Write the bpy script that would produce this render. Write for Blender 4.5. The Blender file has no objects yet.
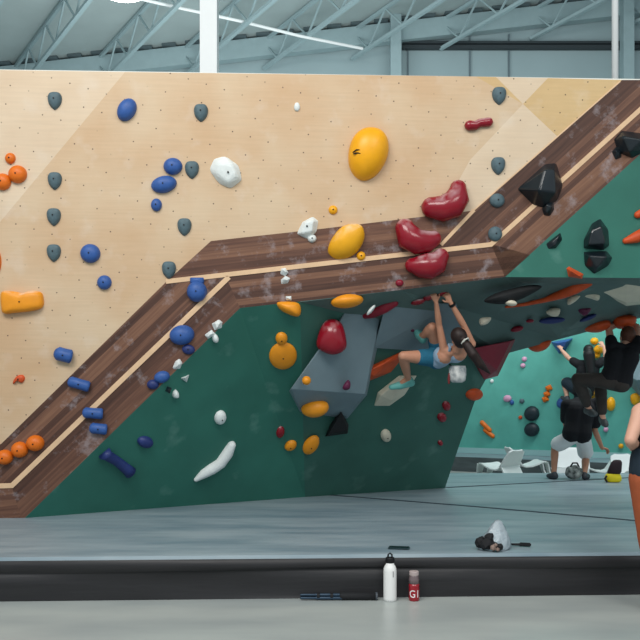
import bpy, bmesh, math, random
from mathutils import Vector, Matrix
from math import pi, sin, cos, sqrt, radians
random.seed(7)
V = Vector
SC = bpy.context.scene
COL = SC.collection

# ------------------------------------------------------------------ camera
F = 800.0; HX = 320.0; HY = 405.0; CZ = 1.35
cam_d = bpy.data.cameras.new('camera'); cam = bpy.data.objects.new('camera', cam_d); COL.objects.link(cam)
cam.location = (0, 0, CZ); cam.rotation_euler = (pi/2, 0, 0)
cam_d.sensor_width = 36; cam_d.lens = F/640*36; cam_d.shift_y = (HY-320)/640; cam_d.clip_end = 200
SC.camera = cam
CAM = V((0, 0, CZ))
def P(px, py, Y): return V(((px-HX)*Y/F, Y, CZ-(py-HY)*Y/F))
def ray(px, py): return V(((px-HX)/F, 1.0, -(py-HY)/F))
class Plane:
    def __init__(s, a, b, c):
        s.p = V(a); s.n = (V(b)-V(a)).cross(V(c)-V(a)).normalized()
        if s.n.dot(s.p-CAM) > 0: s.n.negate()
    def hit(s, px, py, lift=0.0):
        d = ray(px, py); t = (s.p-CAM).dot(s.n)/d.dot(s.n)
        return CAM + d*t - d.normalized()*lift      # lift: towards the room
    def px_m(s, px, py): return s.hit(px, py).y/F

# ------------------------------------------------------------------ materials
def lin(c):
    r = []
    for v in c[:3]:
        v = v/255.0
        r.append(v/12.92 if v <= .04045 else ((v+.055)/1.055)**2.4)
    return (r[0], r[1], r[2], 1)
MATS = {}
def mat(name, col, rough=.55, var=.0, scale=6.0, bump=0.0, bscale=40.0, metal=0.0, spec=.4, col2=None, emit=None, stretch=None):
    if name in MATS: return MATS[name]
    m = bpy.data.materials.new(name); m.use_nodes = True; nt = m.node_tree; N = nt.nodes; L = nt.links
    b = N['Principled BSDF']; b.inputs['Roughness'].default_value = rough; b.inputs['Metallic'].default_value = metal
    b.inputs['Specular IOR Level'].default_value = spec
    b.inputs['Base Color'].default_value = lin(col)
    tc = N.new('ShaderNodeTexCoord'); src = tc.outputs['Object']
    if stretch:
        mp = N.new('ShaderNodeMapping'); mp.inputs['Scale'].default_value = stretch; L.new(src, mp.inputs['Vector']); src = mp.outputs['Vector']
    if var > 0 or col2:
        n = N.new('ShaderNodeTexNoise'); n.inputs['Scale'].default_value = scale; n.inputs['Detail'].default_value = 5
        L.new(src, n.inputs['Vector'])
        mx = N.new('ShaderNodeMix'); mx.data_type = 'RGBA'
        rp = N.new('ShaderNodeMapRange'); rp.inputs[1].default_value = .35; rp.inputs[2].default_value = .68
        L.new(n.outputs['Fac'], rp.inputs[0]); L.new(rp.outputs[0], mx.inputs['Factor'])
        c = lin(col); d = lin(col2) if col2 else tuple(x*(1-var) for x in c[:3])+(1,)
        mx.inputs[6].default_value = c; mx.inputs[7].default_value = d
        L.new(mx.outputs[2], b.inputs['Base Color'])
    if bump > 0:
        n2 = N.new('ShaderNodeTexNoise'); n2.inputs['Scale'].default_value = bscale; n2.inputs['Detail'].default_value = 3
        L.new(src, n2.inputs['Vector'])
        bp = N.new('ShaderNodeBump'); bp.inputs['Strength'].default_value = bump; bp.inputs['Distance'].default_value = .02
        L.new(n2.outputs['Fac'], bp.inputs['Height']); L.new(bp.outputs['Normal'], b.inputs['Normal'])
    if emit:
        b.inputs['Emission Color'].default_value = lin(col); b.inputs['Emission Strength'].default_value = emit
    MATS[name] = m; return m

def math_node(N, L, op, a, b=None, c=None):
    n = N.new('ShaderNodeMath'); n.operation = op
    for i, v in enumerate((a, b, c)):
        if v is None: continue
        if isinstance(v, (int, float)): n.inputs[i].default_value = v
        else: L.new(v, n.inputs[i])
    return n.outputs[0]

def plywood(name, c1, c2):
    m = mat(name, c1, .62, col2=c2, scale=1.6, spec=.25); nt = m.node_tree; N = nt.nodes; L = nt.links
    b = N['Principled BSDF']; base = b.inputs['Base Color'].links[0].from_socket
    tc = N.new('ShaderNodeTexCoord'); sx = N.new('ShaderNodeSeparateXYZ')
    mp = N.new('ShaderNodeMapping'); mp.inputs['Rotation'].default_value = (0, 0, .27); L.new(tc.outputs['UV'], mp.inputs['Vector']); L.new(mp.outputs['Vector'], sx.inputs[0])
    S = .165
    fu = math_node(N, L, 'SUBTRACT', math_node(N, L, 'FRACT', math_node(N, L, 'DIVIDE', sx.outputs['X'], S)), .5)
    fv = math_node(N, L, 'SUBTRACT', math_node(N, L, 'FRACT', math_node(N, L, 'DIVIDE', sx.outputs['Y'], S)), .5)
    d = math_node(N, L, 'SQRT', math_node(N, L, 'ADD', math_node(N, L, 'MULTIPLY', fu, fu), math_node(N, L, 'MULTIPLY', fv, fv)))
    cu_ = math_node(N, L, 'FLOOR', math_node(N, L, 'DIVIDE', sx.outputs['X'], S)); cv_ = math_node(N, L, 'FLOOR', math_node(N, L, 'DIVIDE', sx.outputs['Y'], S))
    cb_ = N.new('ShaderNodeCombineXYZ'); L.new(cu_, cb_.inputs[0]); L.new(cv_, cb_.inputs[1])
    wn_ = N.new('ShaderNodeTexWhiteNoise'); wn_.noise_dimensions = '2D'; L.new(cb_.outputs[0], wn_.inputs['Vector'])
    keep = math_node(N, L, 'MULTIPLY', math_node(N, L, 'MINIMUM', math_node(N, L, 'MULTIPLY', wn_.outputs['Value'], 1.6), 1.0), .85)
    hole = math_node(N, L, 'MULTIPLY', math_node(N, L, 'LESS_THAN', d, .0062/S), keep)
    # plywood grain along the diagonal + chalk smudges
    mg = N.new('ShaderNodeMapping'); mg.inputs['Rotation'].default_value = (0, 0, .8); mg.inputs['Scale'].default_value = (1.2, 26, 1)
    L.new(tc.outputs['UV'], mg.inputs['Vector'])
    g = N.new('ShaderNodeTexNoise'); g.inputs['Scale'].default_value = 2.0; g.inputs['Detail'].default_value = 4; L.new(mg.outputs['Vector'], g.inputs['Vector'])
    mx = N.new('ShaderNodeMix'); mx.data_type = 'RGBA'; mx.blend_type = 'MULTIPLY'; mx.inputs['Factor'].default_value = .22
    cr = N.new('ShaderNodeMapRange'); cr.inputs[3].default_value = .55; cr.inputs[4].default_value = 1.3; L.new(g.outputs['Fac'], cr.inputs[0])
    L.new(base, mx.inputs[6]); L.new(cr.outputs[0], mx.inputs[7])
    ch = N.new('ShaderNodeTexNoise'); ch.inputs['Scale'].default_value = 4.5; ch.inputs['Detail'].default_value = 6; L.new(tc.outputs['UV'], ch.inputs['Vector'])
    cm = N.new('ShaderNodeMapRange'); cm.inputs[1].default_value = .56; cm.inputs[2].default_value = .8; cm.inputs[4].default_value = .3; L.new(ch.outputs['Fac'], cm.inputs[0])
    m2 = N.new('ShaderNodeMix'); m2.data_type = 'RGBA'; m2.inputs[7].default_value = lin((222, 212, 200)); L.new(cm.outputs[0], m2.inputs['Factor']); L.new(mx.outputs[2], m2.inputs[6])
    m3 = N.new('ShaderNodeMix'); m3.data_type = 'RGBA'; m3.inputs[7].default_value = lin((60, 50, 45)); L.new(hole, m3.inputs['Factor']); L.new(m2.outputs[2], m3.inputs[6])
    L.new(m3.outputs[2], b.inputs['Base Color'])
    return m

def walnut(name):
    m = mat(name, (100, 66, 54), .5, spec=.3); nt = m.node_tree; N = nt.nodes; L = nt.links; b = N['Principled BSDF']
    tc = N.new('ShaderNodeTexCoord'); sx = N.new('ShaderNodeSeparateXYZ'); L.new(tc.outputs['UV'], sx.inputs[0])
    pl = math_node(N, L, 'FLOOR', math_node(N, L, 'DIVIDE', sx.outputs['Y'], .055))
    wn = N.new('ShaderNodeTexWhiteNoise'); wn.noise_dimensions = '1D'; L.new(pl, wn.inputs['W'])
    mg = N.new('ShaderNodeMapping'); mg.inputs['Scale'].default_value = (1.1, 24, 1); L.new(tc.outputs['UV'], mg.inputs['Vector'])
    g = N.new('ShaderNodeTexNoise'); g.inputs['Scale'].default_value = 1.6; g.inputs['Detail'].default_value = 6; L.new(mg.outputs['Vector'], g.inputs['Vector'])
    f = math_node(N, L, 'ADD', math_node(N, L, 'MULTIPLY', wn.outputs['Value'], .45), math_node(N, L, 'MULTIPLY', g.outputs['Fac'], .6))
    r = N.new('ShaderNodeValToRGB'); L.new(f, r.inputs['Fac'])
    e = r.color_ramp.elements; e[0].position = .2; e[0].color = lin((66, 45, 38)); e[1].position = .85; e[1].color = lin((138, 100, 78))
    k = e.new(.5); k.color = lin((96, 66, 54))
    ch = N.new('ShaderNodeTexNoise'); ch.inputs['Scale'].default_value = 5.5; ch.inputs['Detail'].default_value = 10; ch.inputs['Roughness'].default_value = .68; L.new(tc.outputs['Object'], ch.inputs['Vector'])
    cm = N.new('ShaderNodeMapRange'); cm.inputs[1].default_value = .55; cm.inputs[2].default_value = .78; cm.inputs[4].default_value = .7; L.new(ch.outputs['Fac'], cm.inputs[0])
    m2 = N.new('ShaderNodeMix'); m2.data_type = 'RGBA'; m2.inputs[7].default_value = lin((176, 168, 172)); L.new(cm.outputs[0], m2.inputs['Factor']); L.new(r.outputs['Color'], m2.inputs[6])
    L.new(m2.outputs[2], b.inputs['Base Color'])
    return m

def painted(name, col, chalk=.35):
    m = mat(name, col, .55, var=.18, scale=2.2, spec=.3); nt = m.node_tree; N = nt.nodes; L = nt.links; b = N['Principled BSDF']
    base = b.inputs['Base Color'].links[0].from_socket
    tc = N.new('ShaderNodeTexCoord')
    ch = N.new('ShaderNodeTexNoise'); ch.inputs['Scale'].default_value = 3.1; ch.inputs['Detail'].default_value = 8; L.new(tc.outputs['Object'], ch.inputs['Vector'])
    cm = N.new('ShaderNodeMapRange'); cm.inputs[1].default_value = .62; cm.inputs[2].default_value = .85; cm.inputs[4].default_value = chalk; L.new(ch.outputs['Fac'], cm.inputs[0])
    m2 = N.new('ShaderNodeMix'); m2.data_type = 'RGBA'; m2.inputs[7].default_value = lin((150, 190, 180)); L.new(cm.outputs[0], m2.inputs['Factor']); L.new(base, m2.inputs[6])
    L.new(m2.outputs[2], b.inputs['Base Color'])
    return m

M_ply = plywood('birch plywood', (208, 184, 154), (200, 167, 132))
M_pale = plywood('pale plywood', (218, 198, 172), (208, 184, 156))
M_gold = plywood('golden plywood', (208, 178, 132), (198, 166, 120))
M_wal = walnut('walnut boards')
M_inlay = mat('light inlay wood', (226, 190, 152), .6, var=.12, scale=9)
M_green = painted('green painted ply', (54, 116, 102))
M_greenB = painted('dusty green ply', (60, 106, 95), .25)
M_greenR = painted('chalk dusted green ply', (88, 112, 108), .5)
M_teal = painted('teal painted ply', (102, 186, 172), .15)
M_grey = painted('grey painted volume', (122, 142, 150), .2)
M_cap = mat('pale top edge', (226, 226, 218), .6, var=.05)
M_shell = mat('grey shell board', (120, 124, 122), .7, var=.1)
M_steel = mat('pale painted steel', (150, 172, 176), .5, var=.06)
M_white_steel = mat('white painted column', (236, 240, 240), .5, var=.03)
M_deck = mat('roof deck', (168, 182, 182), .7, var=.10, scale=1.2, bump=.2, bscale=6)
M_bwall = mat('cladding panel', (148, 168, 172), .7, var=.08, scale=.8)
M_dark = mat('dark metal', (48, 56, 60), .5)
M_blue = mat('blue resin', (52, 92, 160), .5, var=.2, scale=14, bump=.1)
M_navy = mat('navy resin', (38, 54, 112), .5, var=.2, scale=14, bump=.1)
M_yel = mat('yellow resin', (242, 170, 18), .38, var=.08, scale=10, bump=.05)
M_amb = mat('amber resin', (238, 152, 30), .45, var=.1, scale=10, bump=.08)
M_org = mat('orange resin', (226, 112, 22), .45, var=.15, scale=14, bump=.1)
M_dorg = mat('red orange resin', (216, 84, 34), .5, var=.25, scale=9, bump=.1)
M_red = mat('red gloss resin', (142, 10, 32), .22, var=.15, scale=5, spec=.5, bump=.02)
M_dred = mat('burgundy resin', (140, 20, 44), .4, var=.2, scale=6, bump=.05)
M_wht = mat('white resin', (226, 232, 230), .55, var=.08, scale=12, bump=.12)
M_crm = mat('cream resin', (224, 216, 194), .6, var=.15, scale=5, bump=.1)
M_mblk = mat('matte black resin', (22, 24, 26), .75, var=.3, scale=14)
M_slate = mat('slate resin', (86, 108, 116), .6, var=.3, scale=16, bump=.2)
M_blk = mat('black gloss resin', (20, 30, 36), .28, var=.2, scale=6, spec=.6, bump=.05)
M_pur = mat('purple resin', (96, 30, 66), .5, var=.15)
M_pnk = mat('pink resin', (214, 160, 190), .5, var=.1)
def chalked(m, amt=.75, lo=.45, col=(226, 208, 210), scale=9):
    nt = m.node_tree; N = nt.nodes; L = nt.links; b = N['Principled BSDF']; base = b.inputs['Base Color'].links[0].from_socket
    g = N.new('ShaderNodeNewGeometry'); vm = N.new('ShaderNodeVectorMath'); vm.operation = 'DOT_PRODUCT'; vm.inputs[1].default_value = (-.15, -.45, .88); L.new(g.outputs['Normal'], vm.inputs[0])
    r = N.new('ShaderNodeMapRange'); r.inputs[1].default_value = lo; r.inputs[2].default_value = 1.0; L.new(vm.outputs['Value'], r.inputs[0])
    tc = N.new('ShaderNodeTexCoord'); n = N.new('ShaderNodeTexNoise'); n.inputs['Scale'].default_value = scale; n.inputs['Detail'].default_value = 6; L.new(tc.outputs['Object'], n.inputs['Vector'])
    r2 = N.new('ShaderNodeMapRange'); r2.inputs[1].default_value = .38; r2.inputs[2].default_value = .62; r2.inputs[4].default_value = amt; L.new(n.outputs['Fac'], r2.inputs[0])
    f = math_node(N, L, 'MULTIPLY', r.outputs[0], r2.outputs[0])
    mx = N.new('ShaderNodeMix'); mx.data_type = 'RGBA'; mx.inputs[7].default_value = lin(col); L.new(f, mx.inputs['Factor']); L.new(base, mx.inputs[6]); L.new(mx.outputs[2], b.inputs['Base Color'])
    return m
chalked(M_red, .6, .62)
M_yelc = chalked(mat('chalked yellow resin', (240, 172, 26), .45, var=.08, scale=10, bump=.05), .8, .5, (232, 222, 196), 7)
M_ambc = chalked(mat('chalked amber resin', (238, 152, 30), .45, var=.1, scale=10, bump=.08), .7, .75, (236, 214, 190), 8)
M_bolt = mat('dark bolt', (26, 26, 28), .5, metal=.4)
M_chalk = mat('chalk coat', (214, 204, 206), .9, var=.2, scale=20)

# ------------------------------------------------------------------ object helpers
def link(o): COL.objects.link(o); return o
def tag(o, label=None, cat=None, group=None, kind=None):
    if label: o['label'] = label
    if cat: o['category'] = cat
    if group: o['group'] = group
    if kind: o['kind'] = kind
    return o
def empty(name, loc=(0, 0, 0)):
    o = bpy.data.objects.new(name, None); o.location = loc; o.empty_display_size = .1; return link(o)
def shift(o): # world origin of the parent chain
    v = V((0, 0, 0))
    while o: v = v + o.location; o = o.parent
    return v
def obj(name, bm, m, parent=None, loc=None, smooth=False, angle=None):
    """bm in WORLD coordinates -> mesh object, origin at loc (top-level) or at parent's origin (part)"""
    me = bpy.data.meshes.new(name)
    if parent is not None: off = shift(parent)
    else: off = V(loc) if loc is not None else V((0, 0, 0))
    if isinstance(bm, bpy.types.Mesh):
        me = bm; me.name = name
    else:
        bmesh.ops.recalc_face_normals(bm, faces=bm.faces); bm.to_mesh(me); bm.free()
    me.transform(Matrix.Translation(-off))
    for p in me.polygons: p.use_smooth = smooth
    me.materials.clear(); me.materials.append(m)
    o = bpy.data.objects.new(name, me); link(o)
    if parent is not None: o.parent = parent
    else: o.location = off
    return o
def base_of(bm):
    xs = [v.co for v in bm.verts]
    return V(((min(v.x for v in xs)+max(v.x for v in xs))/2, (min(v.y for v in xs)+max(v.y for v in xs))/2, min(v.z for v in xs)))
def box(bm, c, s, rot=None):
    r = bmesh.ops.create_cube(bm, size=1)
    M = Matrix.Translation(V(c)) @ (rot.to_4x4() if rot else Matrix.Identity(4)) @ Matrix.Diagonal((s[0], s[1], s[2], 1))
    bmesh.ops.transform(bm, matrix=M, verts=r['verts']); return r['verts']
def bar(bm, a, b, w, h=None, up=V((0, 0, 1))):
    a = V(a); b = V(b); d = (b-a); L = d.length; d.normalize(); h = h or w
    x = d.cross(up)
    if x.length < 1e-4: x = d.cross(V((1, 0, 0)))
    x.normalize(); y = x.cross(d)
    R = Matrix((x, d, y)).transposed()
    box(bm, (a+b)/2, (w, L, h), R)
def tube(bm, pts, radii, seg=12, round_ends=True, up=None):
    pts = [V(p) for p in pts]; n = len(pts)
    if not hasattr(radii, '__len__'): radii = [radii]*n
    ex_p, ex_r = [], []
    t0 = (pts[1]-pts[0]).normalized(); t1 = (pts[-1]-pts[-2]).normalized()
    if round_ends:
        for a in (80, 50, 25): ex_p.append(pts[0]-t0*radii[0]*sin(radians(a))); ex_r.append(radii[0]*cos(radians(a)))
    ex_p += pts; ex_r += list(radii)
    if round_ends:
        for a in (25, 50, 80): ex_p.append(pts[-1]+t1*radii[-1]*sin(radians(a))); ex_r.append(radii[-1]*cos(radians(a)))
    rings = []; prev = None
    for i, p in enumerate(ex_p):
        if i == 0: t = ex_p[1]-p
        elif i == len(ex_p)-1: t = p-ex_p[i-1]
        else: t = ex_p[i+1]-ex_p[i-1]
        t.normalize()
        if prev is None:
            u = up or V((0, 0, 1))
            x = t.cross(u)
            if x.length < 1e-3: x = t.cross(V((0, 1, 0)))
            x.normalize()
        else:
            x = (prev - t*prev.dot(t)).normalized()
        prev = x; y = t.cross(x)
        rings.append([bm.verts.new(p+(x*cos(2*pi*k/seg)+y*sin(2*pi*k/seg))*ex_r[i]) for k in range(seg)])
    for a, b in zip(rings, rings[1:]):
        for k in range(seg): bm.faces.new((a[k], a[(k+1) % seg], b[(k+1) % seg], b[k]))
    bm.faces.new(rings[0][::-1]); bm.faces.new(rings[-1])
def lathe(bm, c, prof, seg=24):
    rings = []
    for r, z in prof: rings.append([bm.verts.new((c[0]+r*cos(2*pi*k/seg), c[1]+r*sin(2*pi*k/seg), c[2]+z)) for k in range(seg)])
    for a, b in zip(rings, rings[1:]):
        for k in range(seg): bm.faces.new((a[k], a[(k+1) % seg], b[(k+1) % seg], b[k]))
    bm.faces.new(rings[0][::-1]); bm.faces.new(rings[-1])
def hull(pts, bevel=0.0):
    bm = bmesh.new()
    for p in pts: bm.verts.new(p)
    r = bmesh.ops.convex_hull(bm, input=bm.verts[:])
    dead = [g for g in r['geom_interior']+r['geom_unused'] if isinstance(g, bmesh.types.BMVert)]
    bmesh.ops.delete(bm, geom=list(set(dead)), context='VERTS')
    bmesh.ops.dissolve_limit(bm, angle_limit=.03, verts=bm.verts[:], edges=bm.edges[:])
    if bevel: bmesh.ops.bevel(bm, geom=bm.edges[:], offset=bevel, segments=2, affect='EDGES', profile=.5, clamp_overlap=True)
    return bm
def slab(pts, n, thick, proud=0.0):
    """polygon pts (3D) extruded from +proud to -thick along n"""
    bm = bmesh.new(); n = V(n)
    f = [bm.verts.new(p+n*proud) for p in pts]; b = [bm.verts.new(p-n*thick) for p in pts]
    bm.faces.new(f); bm.faces.new(b[::-1]); k = len(pts)
    for i in range(k): bm.faces.new((f[i], f[(i+1) % k], b[(i+1) % k], b[i]))
    return bm
def set_uv(o, org, ud, vd):
    me = o.data; uv = me.uv_layers.new(name='UVMap'); off = shift(o)
    for l in me.loops:
        p = me.vertices[l.vertex_index].co + off - org
        uv.data[l.index].uv = (p.dot(ud), p.dot(vd))
# ------------------------------------------------------------------ planes of the bouldering wall
def front_y(x, z): return 7.575 + .04*x - .0975*z
PF = Plane((0, front_y(0, 0), 0), (1, front_y(1, 0), 0), (0, front_y(0, 1), 1))
MATZ = .30
def ground(px, py, z): Y = F*(CZ-z)/(py-HY); return P(px, py, Y)
L0 = PF.hit(25, 518); L0.z = MATZ
B1 = ground(305, 497, MATZ); B2 = ground(445, 488, MATZ)
L1 = PF.hit(240, 308); L1b = PF.hit(300, 302); L2 = PF.hit(400, 290); L3 = PF.hit(505, 277); L4 = PF.hit(640, 278); L5 = PF.hit(760, 279)
PA = Plane(L0, B1, L1); PA2 = Plane(L1, B1, L1b); PB = Plane(B1, B2, L1b)
E0 = PB.hit(460, 443); E1 = PB.hit(477, 395); E1b = PB.hit(490, 372); R2 = PB.hit(505, 354)
R3 = P(560, 339, 9.3); R4 = P(640, 318, 9.5); R5 = P(760, 290, 9.7)
PR = Plane(L2, L3, R3)
def cave_y(px, py): return min(PB.hit(px, py).y, PR.hit(px, py).y)

# ------------------------------------------------------------------ setting
def struct(name, bm, m, loc=None, **k): o = obj(name, bm, m, None, loc, **k); o['kind'] = 'structure'; return o
bm = bmesh.new(); box(bm, (0, 8, -.05), (44, 36, .1))
M_conc = mat('polished concrete', (176, 182, 178), .32, col2=(156, 163, 162), scale=.9, spec=.4, bump=.02, bscale=3, stretch=(1, 3, 1))
struct('floor', bm, M_conc, (0, 8, 0))
def roof_z(x): return 9.8 + .113*(x+7.7)
bm = bmesh.new()
box(bm, (0, 20.15, 6.5), (44, .3, 13.0)); struct('wall_back', bm, M_bwall, (0, 20.15, 0))
# sloping roof deck
ceil = empty('ceiling'); ceil['kind'] = 'structure'
bm = bmesh.new()
q = [V((x, y, roof_z(x)+dz)) for dz in (0, .12) for x, y in ((-22, 20.2), (22, 20.2), (22, 4), (-22, 4))]
vs = [bm.verts.new(p) for p in q]
for f in ((0, 1, 2, 3), (7, 6, 5, 4), (0, 4, 5, 1), (1, 5, 6, 2), (2, 6, 7, 3), (3, 7, 4, 0)): bm.faces.new([vs[i] for i in f])
obj('roof_deck', bm, M_deck, ceil)
# open web joists, running obliquely towards the camera
d = V((-.6, .8, -.6*.113)).normalized()*-1
def joist(px):
    X0 = (px-HX)*20/F
    root = V((X0, 19.9, roof_z(X0)))
    root_o = empty('roof_joist', root); root_o.parent = ceil
    dn = V((0, 0, 1)); Lg = 17.0
    a = root-dn*.12; b = root-dn*.80
    bm = bmesh.new(); bar(bm, a, a+d*Lg, .07, .07); obj('top_chord', bm, M_steel, root_o)
    bm = bmesh.new(); bar(bm, b, b+d*Lg, .085, .07); obj('bottom_chord', bm, M_steel, root_o)
    bm = bmesh.new(); t = 0.0; k = 0; st = .62
    while t+st < Lg:
        p, q = (a+d*t, b+d*(t+st)) if k % 2 == 0 else (b+d*t, a+d*(t+st))
        bar(bm, p, q, .035, .035); t += st; k += 1
    obj('web', bm, M_steel, root_o)
for px in (-60, 15, 98, 183, 264, 352, 440, 530, 622, 710): joist(px)
# rafter along the gable and dark purlin ribs under the deck
bm = bmesh.new()
a, b = V((-15, 19.82, 0)), V((15, 19.82, 0)); a.z = roof_z(-15)-.32; b.z = roof_z(15)-.32
bar(bm, a, b, .22, .46); r = obj('rafter_beam', bm, M_steel, ceil)
bm = bmesh.new()
for i in range(46):
    x = -13+i*.58
    box(bm, (x, 19.78, roof_z(x)-.035), (.34, .3, .07))
obj('deck_rib', bm, mat('rib steel', (78, 92, 96), .6), ceil)
# dark girts, cladding joints
for py, h in ((42.2, .06), (46.6, .09)):
    bm = bmesh.new(); z = CZ+(HY-py)*19.85/F; bar(bm, (2.05, 19.9, z), (12, 19.9, z), .12, h); struct('trim_girt', bm, M_dark, (7, 19.9, z))
for px in (408, 470, 509):
    bm = bmesh.new(); x = (px-HX)*19.95/F; bar(bm, (x, 19.97, 0), (x, 19.97, 10.6), .035, .05, up=V((0, 1, 0))); struct('trim_joint', bm, mat('joint strip', (98, 114, 120), .6), (x, 19.97, 0))
def column(px, w, Y, m, name, label, cat, z0=0.0):
    x = (px-HX)*Y/F
    bm = bmesh.new(); h = roof_z(x)-z0; zc = z0+h/2
    box(bm, (x, Y, zc), (w, w, h)); box(bm, (x, Y, z0+.012), (w*1.5, w*1.5, .024))
    return tag(struct(name, bm, m, (x, Y, z0)), label, cat)
column(209.5, .19, 9, M_white_steel, 'column', 'bright white steel column rising behind the plywood wall', 'column', 4.16)
column(395.5, .26, 19.6, M_steel, 'column', 'pale grey steel column standing against the back cladding', 'column')
column(627, .26, 19.6, M_steel, 'column', 'grey steel column behind the thin white post', 'column')
bm = bmesh.new(); x = (615-HX)*9/F; tube(bm, [(x, 9, 4.16), (x, 9, roof_z(x))], .036, 16, False)
tag(struct('column', bm, M_white_steel, (x, 9, 4.16), smooth=True), 'thin white round post at the far end of the plywood wall', 'column')
bm = bmesh.new(); pts = [P(128, -4, 16.4), P(180, 8, 17), P(240, 21, 17.6), P(300, 36, 18.3), P(362, 48.5, 19.0)]
tube(bm, pts, .035, 8); tag(obj('overhead_cable', bm, M_white_steel, None, pts[2], smooth=True), 'pale cable sloping across the ceiling trusses', 'cable')
# high bay lamp
lc = V((-3.47, 14, 8.60))
lamp = tag(empty('high_bay_lamp', lc), 'bright round high bay lamp hanging under the ceiling trusses', 'lamp')
bm = bmesh.new(); lathe(bm, lc, [(.10, .30), (.14, .22), (.40, .06), (.42, .02), (.42, 0), (.40, 0), (.38, .03)], 32); obj('housing', bm, M_white_steel, lamp, smooth=True)
bm = bmesh.new(); lathe(bm, lc, [(.39, .015), (.39, -.012), (.3, -.02)], 32); obj('lens', bm, mat('lit lamp lens', (255, 252, 244), .5, emit=14), lamp)
bm = bmesh.new(); tube(bm, [lc+V((0, 0, .29)), V((lc.x, lc.y, roof_z(lc.x)-.1))], .012, 8, False); obj('hanger', bm, M_steel, lamp)

# ------------------------------------------------------------------ bouldering wall (front structure)
wall = tag(empty('climbing_wall', (0, front_y(0, MATZ)+.8, MATZ)),
           'tall plywood bouldering wall with walnut bands and a green overhanging cave', 'climbing wall')
UX = V((1, .04, 0)).normalized(); UZ = PF.n.cross(UX); UZ = UZ if UZ.z > 0 else -UZ
def panel(name, pix, m, proud=0.0, thick=.04, ud=None, org=None, label=None):
    pts = [PF.hit(x, y) for x, y in pix]
    for p in pts:
        if p.z < MATZ: p.z = MATZ
    o = obj(name, slab(pts, PF.n, thick, proud), m, wall)
    u = ud or UX; v = PF.n.cross(u)
    set_uv(o, org or PF.hit(300, 200), u, v)
    if label: o['label'] = label
    return o
# plywood faces, in their slightly different tones
panel('plywood_panel', [(-150, 69), (0, 70), (125, 72), (60, 150), (0, 222), (-150, 400)], M_pale, label='paler plywood corner panel')
panel('plywood_panel', [(125, 72), (476, 76.5), (523, 104), (470, 160), (440, 214.6), (320, 229), (211, 241), (165, 283), (0, 445), (-75, 519), (-150, 519), (-150, 400), (0, 222), (60, 150)], M_ply)
panel('plywood_panel', [(476, 76.5), (496, 77), (523, 104)], M_gold)
panel('plywood_panel', [(496, 77), (548, 78), (523, 104)], M_pale)
panel('plywood_panel', [(548, 78), (622, 80), (558, 137), (523, 104)], M_gold, label='golden plywood diamond panel')
panel('plywood_panel', [(523, 104), (558, 137), (474, 211), (470, 211), (440, 214.6), (470, 160)], M_pale)
d1 = (PF.hit(226, 278)-PF.hit(14, 480)).normalized(); d2 = (PF.hit(480, 246)-PF.hit(168, 281)).normalized(); d3 = (PF.hit(640, 107)-PF.hit(490, 244)).normalized()
# walnut bands
panel('walnut_band', [(-42, 486.5), (0, 445), (165, 283), (226, 277), (14, 483), (-20, 486)], M_wal, ud=d1)
panel('walnut_band', [(12, 487), (14, 483), (226, 277), (240, 308), (25, 519), (21, 519)], M_wal, ud=d1)
panel('walnut_band', [(-75, 519), (-42, 486.5), (-20, 486), (12, 487), (21, 519)], M_wal, ud=d2)
panel('walnut_band', [(165, 283), (211, 241), (320, 229), (470, 211), (442, 248.5), (320, 264)], M_wal, ud=d2)
panel('walnut_band', [(226, 277), (320, 264), (442, 248.5), (491, 244), (530, 255), (505, 277), (400, 290), (240, 308)], M_wal, ud=d2)
panel('walnut_band', [(470, 211), (474, 211), (622, 80), (674, 80), (491, 244), (442, 248.5)], M_wal, ud=d3)
panel('walnut_band', [(674, 80), (722, 80), (505, 277), (491, 244)], M_wal, ud=d3)
def strip(pix, w):
    pts = [PF.hit(x, y) for x, y in pix]; n = PF.n
    offs = []
    for i, p in enumerate(pts):
        ds = []
        if i > 0: ds.append((p-pts[i-1]).normalized())
        if i < len(pts)-1: ds.append((pts[i+1]-p).normalized())
        t = sum(ds, V((0, 0, 0))).normalized(); s = n.cross(t).normalized()
        k = 1/max(.5, abs(s.dot(n.cross(ds[0]).normalized()))); offs.append(s*w/2*k)
    poly = [p+o for p, o in zip(pts, offs)]+[p-o for p, o in reversed(list(zip(pts, offs)))]
    obj('inlay_strip', slab(poly, n, .01, .006), M_inlay, wall)
strip([(-40, 487), (12, 485.5), (229, 277)], .046)
strip([(166, 281.5), (320, 264), (491, 244.5), (674, 79)], .042)
strip([(441, 245), (474, 210)], .032); strip([(474, 210), (620, 81.5)], .012)
panel('green_panel', [(505, 277), (722, 80), (760, 81), (760, 279), (640, 278)], M_green)
# ply top edge, the light along it put into the pale colour
a, b = PF.hit(-150, 68), PF.hit(760, 81.5)
bm = bmesh.new(); bar(bm, a+V((0, .083, -.004)), b+V((0, .083, -.004)), .16, .024); obj('top_edge', bm, M_cap, wall)
# green underside facets
def facet(name, pts, m, thick=.04):
    n = (pts[1]-pts[0]).cross(pts[2]-pts[0]).normalized()
    if n.dot(pts[0]-CAM) > 0: n.negate()
    o = obj(name, slab(pts, n, thick), m, wall); return o
facet('green_panel', [L0, B1, L1b, L1], M_green) if False else None
facet('green_panel', [L0, B1, L1], M_green); facet('green_panel', [L1, B1, L1b], M_green)
facet('green_panel', [B1, B2, E0, E1, E1b, R2, L1b], M_greenB)
facet('roof_panel', [L1b, R2, L2], M_greenR); facet('roof_panel', [L2, R2, R3], M_greenR); facet('roof_panel', [L2, R3, L3], M_greenR)
facet('roof_panel', [L3, R3, R4, L4], M_greenR); facet('roof_panel', [L4, R4, R5, L5], M_greenR)
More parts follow.
